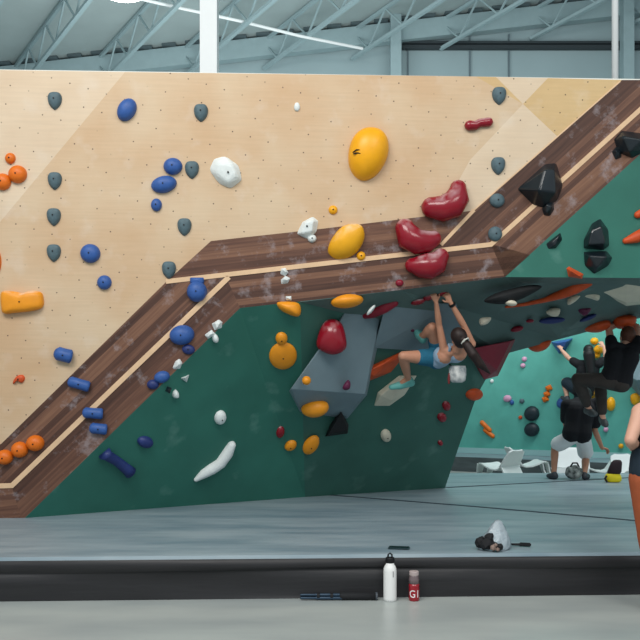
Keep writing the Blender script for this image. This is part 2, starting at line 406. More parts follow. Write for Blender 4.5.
# shell behind: rear face, top deck
def up(p, z, dy=0.0): return V((p.x, p.y+dy, z))
rear = [R5, R4, R3, R2, E1b, E1, E0, B2]
bm = bmesh.new()
ztop = 4.15; inn = [p+V((0, .05, 0)) for p in rear]; top = [V((p.x, 10.2, ztop)) for p in rear]
for i in range(len(rear)-1):
    vs = [bm.verts.new(p) for p in (inn[i], inn[i+1], top[i+1], top[i])]
    bm.faces.new(vs)
lw = PF.hit(-150, 68); lb = V((-4.2, 7.5, MATZ))
fpt = [V((lw.x, lw.y+.06, ztop)), V((PF.hit(760, 81).x, PF.hit(760, 81).y+.06, ztop)), V((R5.x, 10.2, ztop)), V((B2.x, 10.2, ztop)), V((lw.x, 10.2, ztop))]
bm.faces.new([bm.verts.new(p) for p in fpt])
bk = [V((B2.x, B2.y+.05, MATZ)), V((B2.x, 10.2, ztop)), V((lw.x, 10.2, ztop)), V((lw.x, 10.2, MATZ))]
bm.faces.new([bm.verts.new(p) for p in bk])
lf = [V((lw.x, 10.2, ztop)), V((lw.x, 10.2, MATZ)), V((lw.x, 7.55, MATZ)), V((lw.x, lw.y+.06, ztop))]
bm.faces.new([bm.verts.new(p) for p in lf])
bmesh.ops.remove_doubles(bm, verts=bm.verts, dist=.0005)
obj('rear_shell', bm, M_shell, wall)

# ------------------------------------------------------------------ teal wall beyond
T0 = V((3.08, 17.6, MATZ)); T1 = V((6.16, 15.4, MATZ)); td = (T1-T0).normalized(); tn = V((td.y, -td.x, 0)); tn = tn if tn.y < 0 else -tn
tl = T0-td*3.2; tr = T1+td*4.0; lean = tn*.7
PT = Plane(T0, T1, T0+V((0, 0, 4))+lean)
far = tag(empty('climbing_wall', (T0+T1)/2), 'teal bouldering wall seen beyond the overhang with scattered holds', 'climbing wall')
pts = [tl, tr, tr+V((0, 0, 4))+lean, tl+V((0, 0, 4))+lean]
obj('teal_panel', slab(pts, PT.n, .3), M_teal, far)
# pale kick strip at its foot
bm = bmesh.new(); bar(bm, tl+tn*.03+V((0, 0, .06)), tr+tn*.03+V((0, 0, .06)), .06, .12); obj('kick_strip', bm, mat('pale kick board', (150, 190, 190), .6), far)

# ------------------------------------------------------------------ crash mats
M_mat = mat('blue grey vinyl', (150, 165, 172), .42, col2=(116, 136, 147), scale=1.6, spec=.45, bump=.45, bscale=2.2, stretch=(.7, 3.2, 1))
M_skirt = mat('black vinyl', (44, 44, 46), .5, col2=(34, 34, 36), scale=2, spec=.35, bump=.35, bscale=2.5, stretch=(.5, 1, 4))
M_seam = mat('dark seam', (46, 60, 68), .7)
ya, yb = 5.50, 5.70   # front edge at X=-2.2 and X=2.27
def edge_y(x): return ya+(x+2.2)*(yb-ya)/4.47
XL, XR = -7.0, 8.0
pad = tag(empty('crash_mat', (0, edge_y(0), 0)), 'large blue grey crash mat with a black front skirt on the concrete', 'crash mat')
bm = bmesh.new(); back = 12.35
n = 60
prof = [(.02, .0), (.02, .24), (.0, .275), (.03, .297), (.09, .30)]
rows = []
for i in range(n+1):
    x = XL+(XR-XL)*i/n; e = edge_y(x)
    rows.append([bm.verts.new((x, e+dy, z)) for dy, z in prof]+[bm.verts.new((x, back, .30)), bm.verts.new((x, back, 0))])
for a, b in zip(rows, rows[1:]):
    for k in range(len(a)): k2 = (k+1) % len(a); bm.faces.new((a[k], a[k2], b[k2], b[k]))
bm.faces.new(rows[0]); bm.faces.new(rows[-1][::-1])
obj('mat_cover', bm, M_mat, pad, smooth=False)
bm = bmesh.new(); rnd = random.Random(3)
pr = [(-.004, .278), (-.018, .262), (-.022, .235), (-.016, .205), (-.004, .196), (-.008, .185), (-.012, .11), (-.006, .03), (-.01, .002)]
rows = []; ph = [rnd.uniform(0, 6) for _ in pr]
for i in range(161):
    x = XL+(XR-XL)*i/160; e = edge_y(x)
    rows.append([bm.verts.new((x, e+dy-.006*sin(x*2.1+ph[k])*(.2 if k in (0, 8) else 1), max(0.002, z+.006*sin(x*1.3+ph[k]*2)*(0 if k in (0, 8) else 1)))) for k, (dy, z) in enumerate(pr)])
for a, b in zip(rows, rows[1:]):
    for k in range(len(a)-1): bm.faces.new((a[k], a[k+1], b[k+1], b[k]))
obj('front_skirt', bm, M_skirt, pad, smooth=True)
def seam(pp):
    pts = [ground(x, y, .302) for x, y in pp]; bm = bmesh.new()
    for a, b in zip(pts, pts[1:]): bar(bm, a, b, .05, .006)
    obj('seam', bm, M_seam, pad)
seam([(330, 495), (480, 507), (640, 521), (760, 530)]); seam([(446, 487.5), (550, 482), (660, 476)])
# mat at the foot of the teal wall
f2 = tn*1.15
pad2 = tag(empty('crash_mat', (T0+T1)/2+f2-V((0, 0, MATZ))), 'dark sided crash mat along the foot of the teal wall', 'crash mat')
bm = bmesh.new()
q = [tl+tn*.0, tr+tn*.0, tr+f2, tl+f2]
vs = [bm.verts.new((p.x, p.y, z)) for z in (0.0, MATZ-.005) for p in q]
for f in ((0, 1, 2, 3), (7, 6, 5, 4), (0, 4, 5, 1), (1, 5, 6, 2), (2, 6, 7, 3), (3, 7, 4, 0)): bm.faces.new([vs[i] for i in f])
obj('mat_cover', bm, M_mat, pad2)
bm = bmesh.new(); bar(bm, tl+f2+tn*.015-V((0, 0, .15)), tr+f2+tn*.015-V((0, 0, .15)), .03, .28); obj('front_skirt', bm, mat('grey vinyl side', (86, 96, 98), .6, var=.3, scale=3, stretch=(1, 1, 5)), pad2)
# ------------------------------------------------------------------ climbing holds
HC = 'climbing hold'
def ell(w, h, rot=0, n=28):
    a = radians(rot); r = []
    for k in range(n):
        x = w/2*cos(2*pi*k/n); y = h/2*sin(2*pi*k/n)
        r.append((x*cos(a)-y*sin(a), x*sin(a)+y*cos(a)))
    return r
def smooth_loop(pts, sub=5):
    n = len(pts); out = []
    for i in range(n):
        p0, p1, p2, p3 = (V((*pts[(i+k-1) % n], 0)) for k in range(4))
        for s in range(sub):
            t = s/sub
            q = .5*((2*p1)+(-p0+p2)*t+(2*p0-5*p1+4*p2-p3)*t*t+(-p0+3*p1-3*p2+p3)*t**3)
            out.append((q.x, q.y))
    return out
def box_out(w, h, rot=0, r=.35):
    a = radians(rot); k = r*min(w, h)/2; pts = []
    for sx, sy, a0 in ((1, 1, 0), (-1, 1, 90), (-1, -1, 180), (1, -1, 270)):
        for t in range(0, 91, 22):
            x = sx*(w/2-k)+k*cos(radians(a0+t)); y = sy*(h/2-k)+k*sin(radians(a0+t)); pts.append((x*cos(a)-y*sin(a), x*sin(a)+y*cos(a)))
    return pts
TEAR = smooth_loop([(0, -8.3), (4.5, -7.6), (6.8, -4.4), (6.8, .2), (5.2, 4.6), (1.2, 8.6), (-1.2, 8.6), (-5.2, 4.6), (-6.8, .2), (-6.8, -4.4), (-4.5, -7.6)], 3)
def scaled(o, s, rot=0):
    a = radians(rot); return [((x*cos(a)-y*sin(a))*s, (x*sin(a)+y*cos(a))*s) for x, y in o]
def bolt_at(o, p, n, r=.0075, name='bolt', m=None):
    bm = bmesh.new(); t = bmesh.ops.create_cone(bm, cap_ends=True, segments=12, radius1=r, radius2=r*.8, depth=.012)
    R = V(n).to_track_quat('Z', 'Y').to_matrix().to_4x4()
    bmesh.ops.transform(bm, matrix=Matrix.Translation(p) @ R, verts=t['verts'])
    return obj(name, bm, m or M_bolt, o)
def dome_bm(c, out, surf, H, p=2.2, rings=9, flat=0.0, sink=.004, tilt=(0, 0)):
    """dome on a plane; tilt moves its top (px) so that it leans"""
    bm = bmesh.new(); base = [surf.hit(c[0]+x, c[1]+y) for x, y in out]; ctr = surf.hit(*c); n = surf.n
    top = surf.hit(c[0]+tilt[0], c[1]+tilt[1])-ctr
    loops = [[bm.verts.new(q-n*sink) for q in base]]
    for i in range(rings):
        t = i/rings; a = t*pi/2; s = cos(a)**(2/p); hh = H*sin(a)**(2/p)
        s = flat+(1-flat)*s if flat else s
        loops.append([bm.verts.new(ctr+(q-ctr)*s+n*hh+top*(hh/H)) for q in base])
    for a, b in zip(loops, loops[1:]):
        k = len(a)
        for j in range(k): bm.faces.new((a[j], a[(j+1) % k], b[(j+1) % k], b[j]))
    ap = bm.verts.new(ctr+n*H+top)
    for j in range(len(base)): bm.faces.new((loops[-1][j], loops[-1][(j+1) % len(base)], ap))
    bm.faces.new(loops[0][::-1])
    return bm, ctr+n*H+top
def hold(name, label, c, out, H, m, surf=PF, bolt=True, group=None, p=2.2, tilt=(0, 0), bolt_px=None, flat=0.0):
    bm, top = dome_bm(c, out, surf, H, p, tilt=tilt, flat=flat)
    o = obj(name, bm, m, None, surf.hit(*c), smooth=True); tag(o, label, HC, group)
    if bolt:
        q = top if bolt_px is None else surf.hit(c[0]+bolt_px[0], c[1]+bolt_px[1])+surf.n*H*.9
        bolt_at(o, q, surf.n)
    return o
def lump(name, label, c, out, Y, front, m, backd=None, surf=None, group=None, p=2.0):
    """free-hanging resin shape: outline in the upright plane at depth Y, bulging to both sides"""
    if surf is not None: Y = surf.hit(*c).y - (Y or 0)
    backd = backd or front; bm = bmesh.new(); ctr = P(c[0], c[1], Y); base = [P(c[0]+x, c[1]+y, Y) for x, y in out]
    mid = [bm.verts.new(q) for q in base]; k = len(base)
    for sgn, D in ((-1, front), (1, backd)):
        prev = mid
        for i in range(1, 8):
            a = i/8*pi/2; s = cos(a)**(2/p); hh = D*sin(a)**(2/p)
            cur = [bm.verts.new(ctr+(q-ctr)*s+V((0, sgn*hh, 0))) for q in base]
            for j in range(k): bm.faces.new((prev[j], prev[(j+1) % k], cur[(j+1) % k], cur[j]))
            prev = cur
        ap = bm.verts.new(ctr+V((0, sgn*D, 0)))
        for j in range(k): bm.faces.new((prev[j], prev[(j+1) % k], ap))
    return tag(obj(name, bm, m, None, ctr, smooth=True), label, HC, group)
def rock(name, label, surf, base, raised, m, bevel=.008, group=None, cat=HC, bolt=None, sc=1.0):
    """faceted shape: base outline on the surface, raised = (px, py, metres towards the room)"""
    mx = sum(q[0] for q in base)/len(base); my = sum(q[1] for q in base)/len(base)
    base = [(mx+(x-mx)*sc, my+(y-my)*sc) for x, y in base]; raised = [(mx+(x-mx)*sc, my+(y-my)*sc, h) for x, y, h in raised]
    pts = [surf.hit(x, y, -.01) for x, y in base]+[surf.hit(x, y, h) for x, y, h in raised]
    c = sum(pts, V((0, 0, 0)))/len(pts)
    o = tag(obj(name, hull(pts, bevel), m, None, c), label, cat, group)
    if bolt: bolt_at(o, surf.hit(bolt[0], bolt[1], bolt[2]), surf.n, .009)
    return o
def worm(name, label, surf, spine, radii, m, lift=.4, group=None, seg=14, round_ends=True, bolts=()):
    s = [surf.px_m(*q[:2]) for q in spine]
    pts = [surf.hit(x, y)+surf.n*(r*k*lift) for (x, y), r, k in zip(spine, radii, s)]
    bm = bmesh.new(); tube(bm, pts, [r*k for r, k in zip(radii, s)], seg, round_ends, up=surf.n)
    o = tag(obj(name, bm, m, None, sum(pts, V((0, 0, 0)))/len(pts), smooth=True), label, HC, group)
    for i in bolts: bolt_at(o, pts[i]+surf.n*radii[i]*s[i], surf.n)
    return o

# --- slate teardrops
G = 'slate teardrop footholds'
for x, y, lab in ((55, 101, 'topmost slate teardrop hold of the four in a column beside the orange balls'),
                  (55, 181, 'slate teardrop hold level with the big orange ball, second of its column'),
                  (54, 217, 'slate teardrop hold third down the column of four on plywood'),
                  (54, 253, 'lowest slate teardrop hold of the column of four, above the orange block'),
                  (201, 113, 'slate teardrop hold directly below the white steel column'),
                  (192, 170, 'slate teardrop hold between the blue ovals and the white boulder hold'),
                  (184.5, 227, 'slate teardrop hold below the white boulder hold, above the walnut corner'),
                  (169, 270, 'slate teardrop hold at the plywood tip just touching the walnut band'),
                  (499, 96, 'slate teardrop hold near the top edge above the red sausage hold'),
                  (498, 166, 'slate teardrop hold on plywood between red bean and black pyramid')):
    hold('teardrop_hold', lab, (x, y), TEAR, .05, M_slate, group=G, p=2.4, tilt=(0, -1.5))
hold('button_hold', 'round slate hold on the walnut edge beside the black pyramid hold', (497, 200.5), ell(15, 14), .05, M_slate)
hold('button_hold', 'round slate hold where the pale inlay strip bends upward', (495, 234), ell(14, 15), .05, M_slate)
# --- blue
hold('oval_hold', 'large blue oval hold high on the plywood near the pale corner panel', (127, 110), ell(18, 24, 30), .08, M_blue, bolt=False)
hold('oval_hold', 'upper rounded blue hold of the touching blue pair', (173, 166.5), ell(19, 17), .075, M_blue)
hold('oval_hold', 'lower wide blue oval of the touching blue pair', (164, 184.5), ell(26, 17, -12), .075, M_blue)
hold('button_hold', 'small round blue hold below the touching blue pair', (156.5, 205), ell(11, 13), .05, M_blue)
hold('ball_hold', 'round blue ball hold beside the lowest slate teardrop of the column', (90.5, 253.5), ell(20, 19, 10), .075, M_blue)
hold('ball_hold', 'smaller round blue ball hold alone above the walnut band', (104.5, 282.5), ell(14.5, 14.5), .06, M_blue)
o = hold('ball_hold', 'blue ball hold with a top nub covering the inlay strip crossing', (197, 291.5), ell(20, 21), .1, M_blue, p=2.4)
bm, _ = dome_bm((197, 280.5), box_out(14, 6), PF, .04); obj('nub', bm, M_blue, o, smooth=True)
o = hold('ball_hold', 'big blue ball hold on the walnut band beside the inlay strip', (182, 335), ell(25, 20, -8), .1, M_blue)
hold('button_hold', 'small dark blue hold just under the big blue ball on walnut', (188.5, 349.5), ell(13, 10, 10), .04, M_navy)
hold('ball_hold', 'blue ball hold at the walnut edge above the green panel', (162, 377), ell(16, 12, -15), .06, M_blue, bolt=False)
hold('ball_hold', 'dark blue ball hold with a black tab beside the walnut edge ball', (153, 384.5), ell(12, 10), .05, M_navy, bolt=False)
def cyl(label, x, y, w, h, rot, m=M_blue, surf=PF):
    a = radians(rot); dx, dy = cos(a)*(w/2-h*.12), sin(a)*(w/2-h*.12); q = h/2
    sp = [(x-dx, y-dy), (x-dx*.85, y-dy*.85), (x, y), (x+dx*.85, y+dy*.85), (x+dx, y+dy)]
    return worm('barrel_hold', label, surf, sp, [q*.82, q, q*.96, q, q*.82], m, .35, round_ends=False, bolts=(2,))
cyl('stubby blue barrel hold on plywood just off the walnut band', 65, 355, 18, 14, 14)
cyl('blue barrel hold straddling the plywood and walnut boundary', 80, 384, 23, 11, 16)
cyl('upper blue barrel hold of the two against the inlay strip', 94, 413, 21, 11, 4)
cyl('lower blue barrel hold of the two against the inlay strip', 99.5, 428.5, 18, 11, 6)
o = worm('pipe_hold', 'long dark blue flared pipe hold low on the green panel', PA, [(104, 452), (107, 454.5), (116, 460), (126, 468), (130, 471.5)], [7, 5.5, 5, 5.5, 6.5], M_navy, .3, round_ends=False)
hold('button_hold', 'small navy oval hold on the green panel near the pipe hold', (145, 441.5), ell(16, 11, 8), .06, M_navy, PA, bolt=False)
# --- orange at the left
hold('ball_hold', 'smallest orange ball hold, topmost of the three by the pale panel', (10.5, 158.5), ell(10.5, 11), .045, M_org)
hold('ball_hold', 'largest orange ball hold of the three by the pale panel', (18, 174.5), ell(18.5, 18), .075, M_org)
hold('ball_hold', 'orange ball hold tucked under the largest one of the three', (3, 182), ell(17, 17), .07, M_org)
hold('knob_hold', 'orange knob hold cut by the picture edge above the orange block', (-4, 262), ell(11, 26), .05, M_org, bolt=False)
hold('block_hold', 'chunky orange block hold with a chalked notch on plywood', (22.5, 302), smooth_loop([(-20, -10), (-8, -10.5), (0, -9), (9, -11), (18, -10), (21, -5), (20.5, 5), (10, 9), (-8, 11), (-18, 11.5), (-20.5, 4)], 4), .09, M_ambc, p=3.2)
hold('ball_hold', 'highest orange ball hold of the three in a slanting chain', (35.5, 443), ell(18, 16), .08, M_org)
hold('ball_hold', 'middle orange ball hold of the three in a slanting chain', (20, 449.5), ell(17, 16), .08, M_org)
hold('ball_hold', 'lowest orange ball hold of the three in a slanting chain', (5, 457), ell(17, 15), .08, M_org)
hold('chip_hold', 'tiny chalky orange hold on plywood above the ball chain', (19, 379), smooth_loop([(-6, 3), (-2, -3), (4, -4), (6, 0), (3, 4), (-2, 2), (-5, 5)], 3), .03, M_dorg)
# --- white
rock('boulder_hold', 'big faceted white boulder hold on the plywood', PF,
     [(209, 170), (214, 159), (225, 156), (239, 166), (242, 180), (231, 189), (219, 184)], [(219, 163, .09), (231, 164, .10), (236, 176, .09), (228, 182, .07), (218, 174, .08)], M_wht, .02, bolt=(228, 172, .1), sc=1.06)
rock('boulder_hold', 'white wedge hold on the upper walnut band edge', PF,
     [(296, 234), (302, 222), (313, 216), (319, 221), (317, 232), (308, 240)], [(306, 222, .07), (313, 221, .08), (312, 231, .07), (302, 233, .06)], M_wht, .01, bolt=(307, 226, .075))
hold('button_hold', 'little white button hold under the white wedge hold', (312, 238.5), ell(9, 8), .04, M_wht)
hold('chip_hold', 'faint tiny white chip hold high on the plywood', (297, 107), ell(6, 9), .025, M_wht, bolt=False)
rock('chip_hold', 'upper white chip hold on the inlay strip above its twin', PF, [(280, 268), (286, 267), (289, 273), (285, 277), (280, 275)], [(283, 270, .04), (286, 272, .04)], M_wht, .004)
rock('chip_hold', 'lower white chip hold just below the inlay strip', PF, [(280, 280), (286, 275), (291, 278), (288, 284), (281, 285)], [(284, 279, .045), (287, 280, .04)], M_wht, .004)
rock('chip_hold', 'small square white chip hold at the walnut lip above yellow hold', PF, [(285, 296), (292, 295.5), (292, 301), (286, 301)], [(287, 297.5, .03), (290, 299, .03)], M_wht, .004)
rock('chip_hold', 'larger white block hold at the walnut edge by the green corner', PF, [(211, 324), (219, 319), (223, 322), (222, 328), (214, 331)], [(215, 323, .05), (220, 323, .05), (217, 328, .05)], M_wht, .005)
rock('chip_hold', 'white block hold touching the larger one at the walnut edge', PF, [(204, 335), (212, 329), (216, 334), (208, 339.5)], [(209, 333, .045), (212, 334, .045), (208, 337, .04)], M_wht, .005)
hold('button_hold', 'small white knob hold under the two white edge blocks', (215, 338), ell(6, 8), .05, M_wht, PA, bolt=False)
rock('chip_hold', 'white block hold alone at the walnut edge under the small dark blue', PF, [(172, 368), (175, 361), (180, 358), (183, 363), (180, 369), (174, 370)], [(177, 362, .045), (180, 364, .045), (176, 367, .04)], M_wht, .005)
rock('chip_hold', 'three cornered white hold high on the green panel', PA, [(180, 378), (185, 376), (190, 374), (187, 383), (184, 381)], [(185, 377.5, .05), (186, 380, .04)], M_wht, .004)
hold('button_hold', 'small white drop hold on green below the three cornered one', (175.5, 393.5), scaled(TEAR, .45, 180), .05, M_wht, PA, bolt=False)
hold('button_hold', 'white oval hold alone in the middle of the green panel', (220, 417), ell(11, 14, 25), .06, M_wht, PA)
worm('rail_hold', 'long bent white rail hold low on the green panel', PA, [(196, 479), (203, 473), (211, 468), (220, 462), (227, 452), (231, 444.5)], [2.5, 5, 6, 6, 6, 4.5], M_wht, .25)
rock('chip_hold', 'black clip tab hold beside the dark blue ball hold', PF, [(167, 386), (172, 388), (170, 394), (165, 391)], [(169, 389, .03), (168, 391, .03)], M_blk, .003)
# --- yellow
o = hold('dish_hold', 'very large yellow dome hold high on the plywood', (368.5, 155), smooth_loop([(-3, -26), (10, -25), (18, -17), (20, -4), (16, 9), (7, 21), (-5, 26), (-15, 20), (-20, 8), (-19, -8), (-13, -20)], 4), .17, M_yel, bolt=False, tilt=(0, -3))
bm = bmesh.new()
for q in ([(352, 155.5), (355, 153.2), (358.5, 153.6), (361, 155)], [(352.5, 157), (356, 156.2), (359, 157.2)]): tube(bm, [PF.hit(x, y)+PF.n*(.142+.004*(x-356)*.5) for x, y in q], .006, 6)
obj('dark_mark', bm, M_bolt, o)
hold('dish_hold', 'big yellow flattened dome hold on the upper walnut band', (346, 242), smooth_loop([(-5, -14), (8, -17), (16, -14), (18, -3), (12, 9), (2, 16), (-10, 17), (-18, 10), (-15, -2)], 4), .13, M_yelc, bolt=False, tilt=(2, -4))
hold('ring_hold', 'tiny yellow ring hold on plywood above the walnut band', (333, 210), ell(9, 9), .035, M_yel)
hold('ring_hold', 'tiny yellow ring hold on the inlay strip beside the flattened dome', (361, 256), ell(9, 9), .035, M_yel)
hold('oval_hold', 'large amber oval hold on the green panel above the grey volume', (283, 355.5), ell(28, 27, -20), .05, M_amb, PA2)
hold('ring_hold', 'small amber ring hold sitting on top of the large amber oval', (281.5, 338), ell(12, 12), .05, M_amb, PA2)
lump('horn_hold', 'amber horn hold under the walnut lip below a white chip', (289, 308.5), smooth_loop([(-13, -6), (0, -7), (10, -5), (12, 3), (9, 8), (0, 6), (-9, 1)], 4), 7.38, .1, M_amb)
lump('oval_hold', 'flat amber oval hold hanging under the walnut lip', (347, 301), ell(33, 14, -6), 7.42, .12, M_amb)
lump('chip_hold', 'thin amber sliver hold under the lip below the red beans', (407, 289.5), ell(10, 3.5), 7.45, .05, M_amb)
# --- red
def bean(label, spine, radii): return worm('bean_hold', label, PF, spine, radii, M_red, .35, seg=20)
bean('glossy red bean hold, highest of the three large ones', [(431, 208), (441, 209.5), (451, 206), (456.5, 198), (457.5, 189)], [10.5, 13, 14, 12.5, 8.5])
bean('glossy red bean hold, middle one with its bulk at the other end', [(404.5, 229), (408, 238), (417, 242.5), (427, 242), (432.5, 239.5)], [10, 13.5, 12.5, 11, 8.5])
bean('glossy red bean hold, lowest of the three at the walnut lip', [(412, 265.5), (419, 266.5), (428, 266.5), (436, 263), (440, 257)], [7.5, 11.5, 13.5, 12, 8.5])
worm('sausage_hold', 'short dark red sausage hold on the plywood near the top edge', PF, [(469, 126), (475, 126), (479, 123.5), (488, 122.5)], [5, 4.6, 4.2, 4.6], M_red, .4)
hold('chip_hold', 'small dark red chip hold on walnut under the red beans', (399.5, 283), ell(8, 7), .03, M_dred, bolt=False)
# --- black at the right
rock('pyramid_hold', 'big black faceted pyramid hold on the slanting walnut band', PF,
     [(520, 189), (545, 167), (555, 166), (561, 186), (556, 199), (545, 206), (535, 204)], [(545, 172, .16), (553, 172, .14), (540, 190, .20), (554, 192, .14)], M_blk, .012, sc=1.15)
rock('chip_hold', 'small black hold tucked under the big black pyramid', PF, [(542, 209), (546, 202), (553, 201), (554, 210), (550, 216), (544, 215)], [(547, 205, .06), (551, 207, .06), (547, 212, .05)], M_blk, .007, sc=1.12)
rock('chip_hold', 'slim black hold on the green face by the walnut edge', PF, [(546, 244), (552, 239), (560, 233), (562, 240), (556, 248), (548, 249)], [(552, 242, .05), (558, 237, .05), (555, 245, .05)], M_blk, .007, sc=1.12)
rock('pyramid_hold', 'upper black faceted hold of the stacked pair on the green face', PF, [(584, 240), (592, 224), (600, 219), (608, 230), (609, 245), (603, 250), (584, 248)], [(592, 231, .12), (601, 227, .12), (604, 243, .12), (589, 244, .11)], M_blk, .01, sc=1.06)
rock('pyramid_hold', 'lower black faceted hold of the stacked pair on the green face', PF, [(584, 252), (606, 251), (612, 258), (608, 266), (594, 274), (585, 266)], [(590, 256, .10), (606, 257, .12), (597, 267, .09)], M_blk, .01, sc=1.06)
rock('pyramid_hold', 'black faceted hold at the picture edge on the slanting walnut', PF, [(614, 140), (622, 131), (645, 134), (648, 150), (632, 158), (618, 152)], [(624, 137, .12), (642, 140, .12), (630, 151, .1)], M_blk, .01, sc=1.06)
rock('chip_hold', 'small black hold under the black one at the picture edge', PF, [(611, 152), (616, 146), (622, 150), (622, 158), (615, 161)], [(616, 151, .05), (619, 154, .05)], M_blk, .005)
worm('horn_hold', 'orange horn hold on the green face cut by the picture edge', PF, [(625, 241), (634, 238), (646, 233)], [3, 5.5, 7], M_dorg, .4)
worm('horn_hold', 'orange horn hold at the picture edge above the other horn', PF, [(637, 215), (644, 212), (650, 210)], [3.5, 5, 6], M_dorg, .4)

# ------------------------------------------------------------------ inside the cave
VC = 'wall volume'
rock('wall_volume', 'large pale grey faceted volume in the cave under the red dish hold', PB,
     [(289, 391), (322, 346), (345, 312), (382, 306), (378, 345), (367, 395), (347, 419), (300, 412)],
     [(291, 389, .30), (365, 394, .30), (373, 346, .10), (340, 322, .06), (346, 416, .08), (301, 410, .08)], M_grey, .004, cat=VC)
gp = [(386, 303.5), (456, 303.5), (472, 345), (440, 352), (374, 348)]
pts = [P(x, y, cave_y(x, y)-.045) for x, y in gp]+[P(x, y, cave_y(x, y)+.02) for x, y in gp]
tag(obj('wall_volume', hull(pts, .003), M_grey, None, pts[0]), 'flat dark grey volume on the cave roof behind the climber', VC)
lump('dish_hold', 'big glossy red dish hold with chalk smears on the grey volume', (332, 337), smooth_loop([(-8, -15), (2, -18), (10, -13), (14, 0), (14, 11), (6, 17), (-4, 17), (-15, 10), (-14, -2)], 4), PB.hit(332, 345).y-.2, .12, M_red)
hold_y = lambda s, x, y, d: s.hit(x, y).y-d
lump('ring_hold', 'small amber ring hold low on the pale grey volume', (306.5, 380.5), ell(9, 9), PB.hit(306, 380).y-.36, .05, M_amb)
lump('chip_hold', 'small purple hold on the pale grey volume', (346.5, 385), smooth_loop([(-4, 2), (1, -5), (4, -2), (3, 4), (-2, 5)], 3), PB.hit(346, 385).y-.35, .05, M_pur)
lump('oval_hold', 'amber oval hold on the shaded underside of the grey volume', (315, 408), ell(28, 19, -8), PB.hit(315, 408).y-.18, .12, M_amb)
rock('pyramid_hold', 'black triangular hold below the grey volume', PB, [(326, 436), (331, 424), (341, 411), (348, 425), (347, 433)], [(329, 434, .16), (341, 413, .16), (347, 430, .16)], M_mblk, .006, sc=1.08)
hold('chip_hold', 'small red chip hold on green below the grey volume', (280, 431.5), ell(9, 11, 20), .05, M_red, PA2, bolt=False)
hold('chip_hold', 'small tilted amber hold on green beside the red chip', (290.5, 445), ell(13, 9, -25), .05, M_amb, PA2)
hold('oval_hold', 'tilted amber oval hold beside the small tilted amber one', (311, 444.5), ell(21, 13, -50), .06, M_amb, PA2)
hold('button_hold', 'off white button hold alone low on the dark cave wall', (385.5, 435), ell(10, 12), .06, M_crm, PB)
hold('button_hold', 'upper red button hold of the red pair near the cave edge', (446, 405.5), ell(8, 9), .05, M_red, PB, bolt=False)
hold('button_hold', 'lower red button hold of the red pair near the cave edge', (441.5, 417), ell(9, 9, -20), .05, M_red, PB, bolt=False)
hold('button_hold', 'tiny red button hold below the red pair near the cave edge', (440, 442.5), ell(5, 5), .04, M_red, PB, bolt=False)
hold('oval_hold', 'red orange oval hold at the cave edge under the burgundy volume', (474, 394), ell(17, 11, -8), .06, M_dorg, PB, bolt=False)
rock('wall_volume', 'cream wedge volume under the climbing shoe', PB, [(377, 404), (380, 392), (398, 378), (414, 378), (404, 394), (390, 404)], [(383, 395, .10), (400, 382, .12), (392, 399, .08)], M_crm, .006, cat=VC, sc=1.2)
rock('wedge_hold', 'long red orange wedge hold slanting beside the grey volume', PB, [(360, 384), (366, 368), (385, 360), (404, 350), (402, 360), (392, 372), (372, 380)], [(368, 371, .12), (384, 364, .10), (374, 376, .11), (395, 360, .06)], M_dorg, .006)
rock('wall_volume', 'burgundy pyramid volume at the cave edge behind the ponytail', PB, [(466, 350), (516, 339), (506, 354), (498, 376), (484, 380)], [(470, 349, .22), (511, 341, .18), (497, 370, .2)], M_dred, .006, cat=VC)
# red rail and jugs under the lip
worm('rail_hold', 'dark red rail hold under the lip with a white chalked end', PR, [(362, 313), (372, 309), (384, 304), (394, 301)], [4, 6, 6, 4], M_dred, .6)
lump('chip_hold', 'white chip hold laid against the dark red rail under the lip', (371, 310), ell(4, 13, 40), 7.5, .05, M_wht)
for x, y, w, h, lab in ((418, 302, 15, 6, 'dark red jug hold under the lip, outermost of the gripped row'),
                        (430, 297.5, 16, 6, 'dark red jug hold under the lip gripped by the climber, middle of the row'),
                        (442, 293, 13, 6.5, 'dark red jug hold under the lip at the hand with the dark wristband')):
    lump('jug_hold', lab, (x, y), ell(w, h, -12), 7.62, .07, M_red)
lump('chip_hold', 'small purple hold on the cave roof behind the climber', (411, 329), ell(8, 5, 40), 8.0, .04, M_pur)
worm('wedge_hold', 'orange bar hold on the cave roof behind the climbing arms', PB, [(464, 331), (472, 326), (480, 321)], [3, 3, 3], M_dorg, .6)
lump('chip_hold', 'grey white chip hold at the end of the orange bar', (485, 321.5), smooth_loop([(-6, -1), (-3, -4), (6, -4), (3, 2), (-4, 4)], 3), 7.9, .05, M_crm)
lump('pod_hold', 'long black pod hold on the cave roof under the walnut corner', (502, 297), smooth_loop([(-18, 4), (-8, -3), (8, -8), (28, -12), (40, -10), (24, 0), (8, 6), (-6, 7)], 4), 7.58, .10, M_mblk)
lump('chip_hold', 'white chip hold at the foot of the black pod', (511, 303), ell(12, 6, 10), 7.55, .05, M_crm)
o = worm('branch_hold', 'long thin orange branch hold along the cave roof edge', PR, [(506, 306), (525, 303), (545, 298), (562, 290), (574, 284), (588, 280)], [1.3, 1.8, 2.6, 5, 6, 4], M_dorg, .8)
rock('horn_hold', 'red orange horn hold pointing up from the branch at the lip', PF, [(566, 268), (569, 266), (584, 274), (582, 279), (568, 277)], [(571, 271, .10), (579, 276, .10)], M_dorg, .004)
rock('wall_volume', 'large cream faceted volume under the green lip by the picture edge', PR, [(600, 292), (625, 283), (665, 279), (665, 302), (626, 306)], [(602, 291.5, .16), (627, 283, .25), (626, 303, .42), (660, 299, .42), (660, 281, .2)], M_crm, .004, cat=VC)
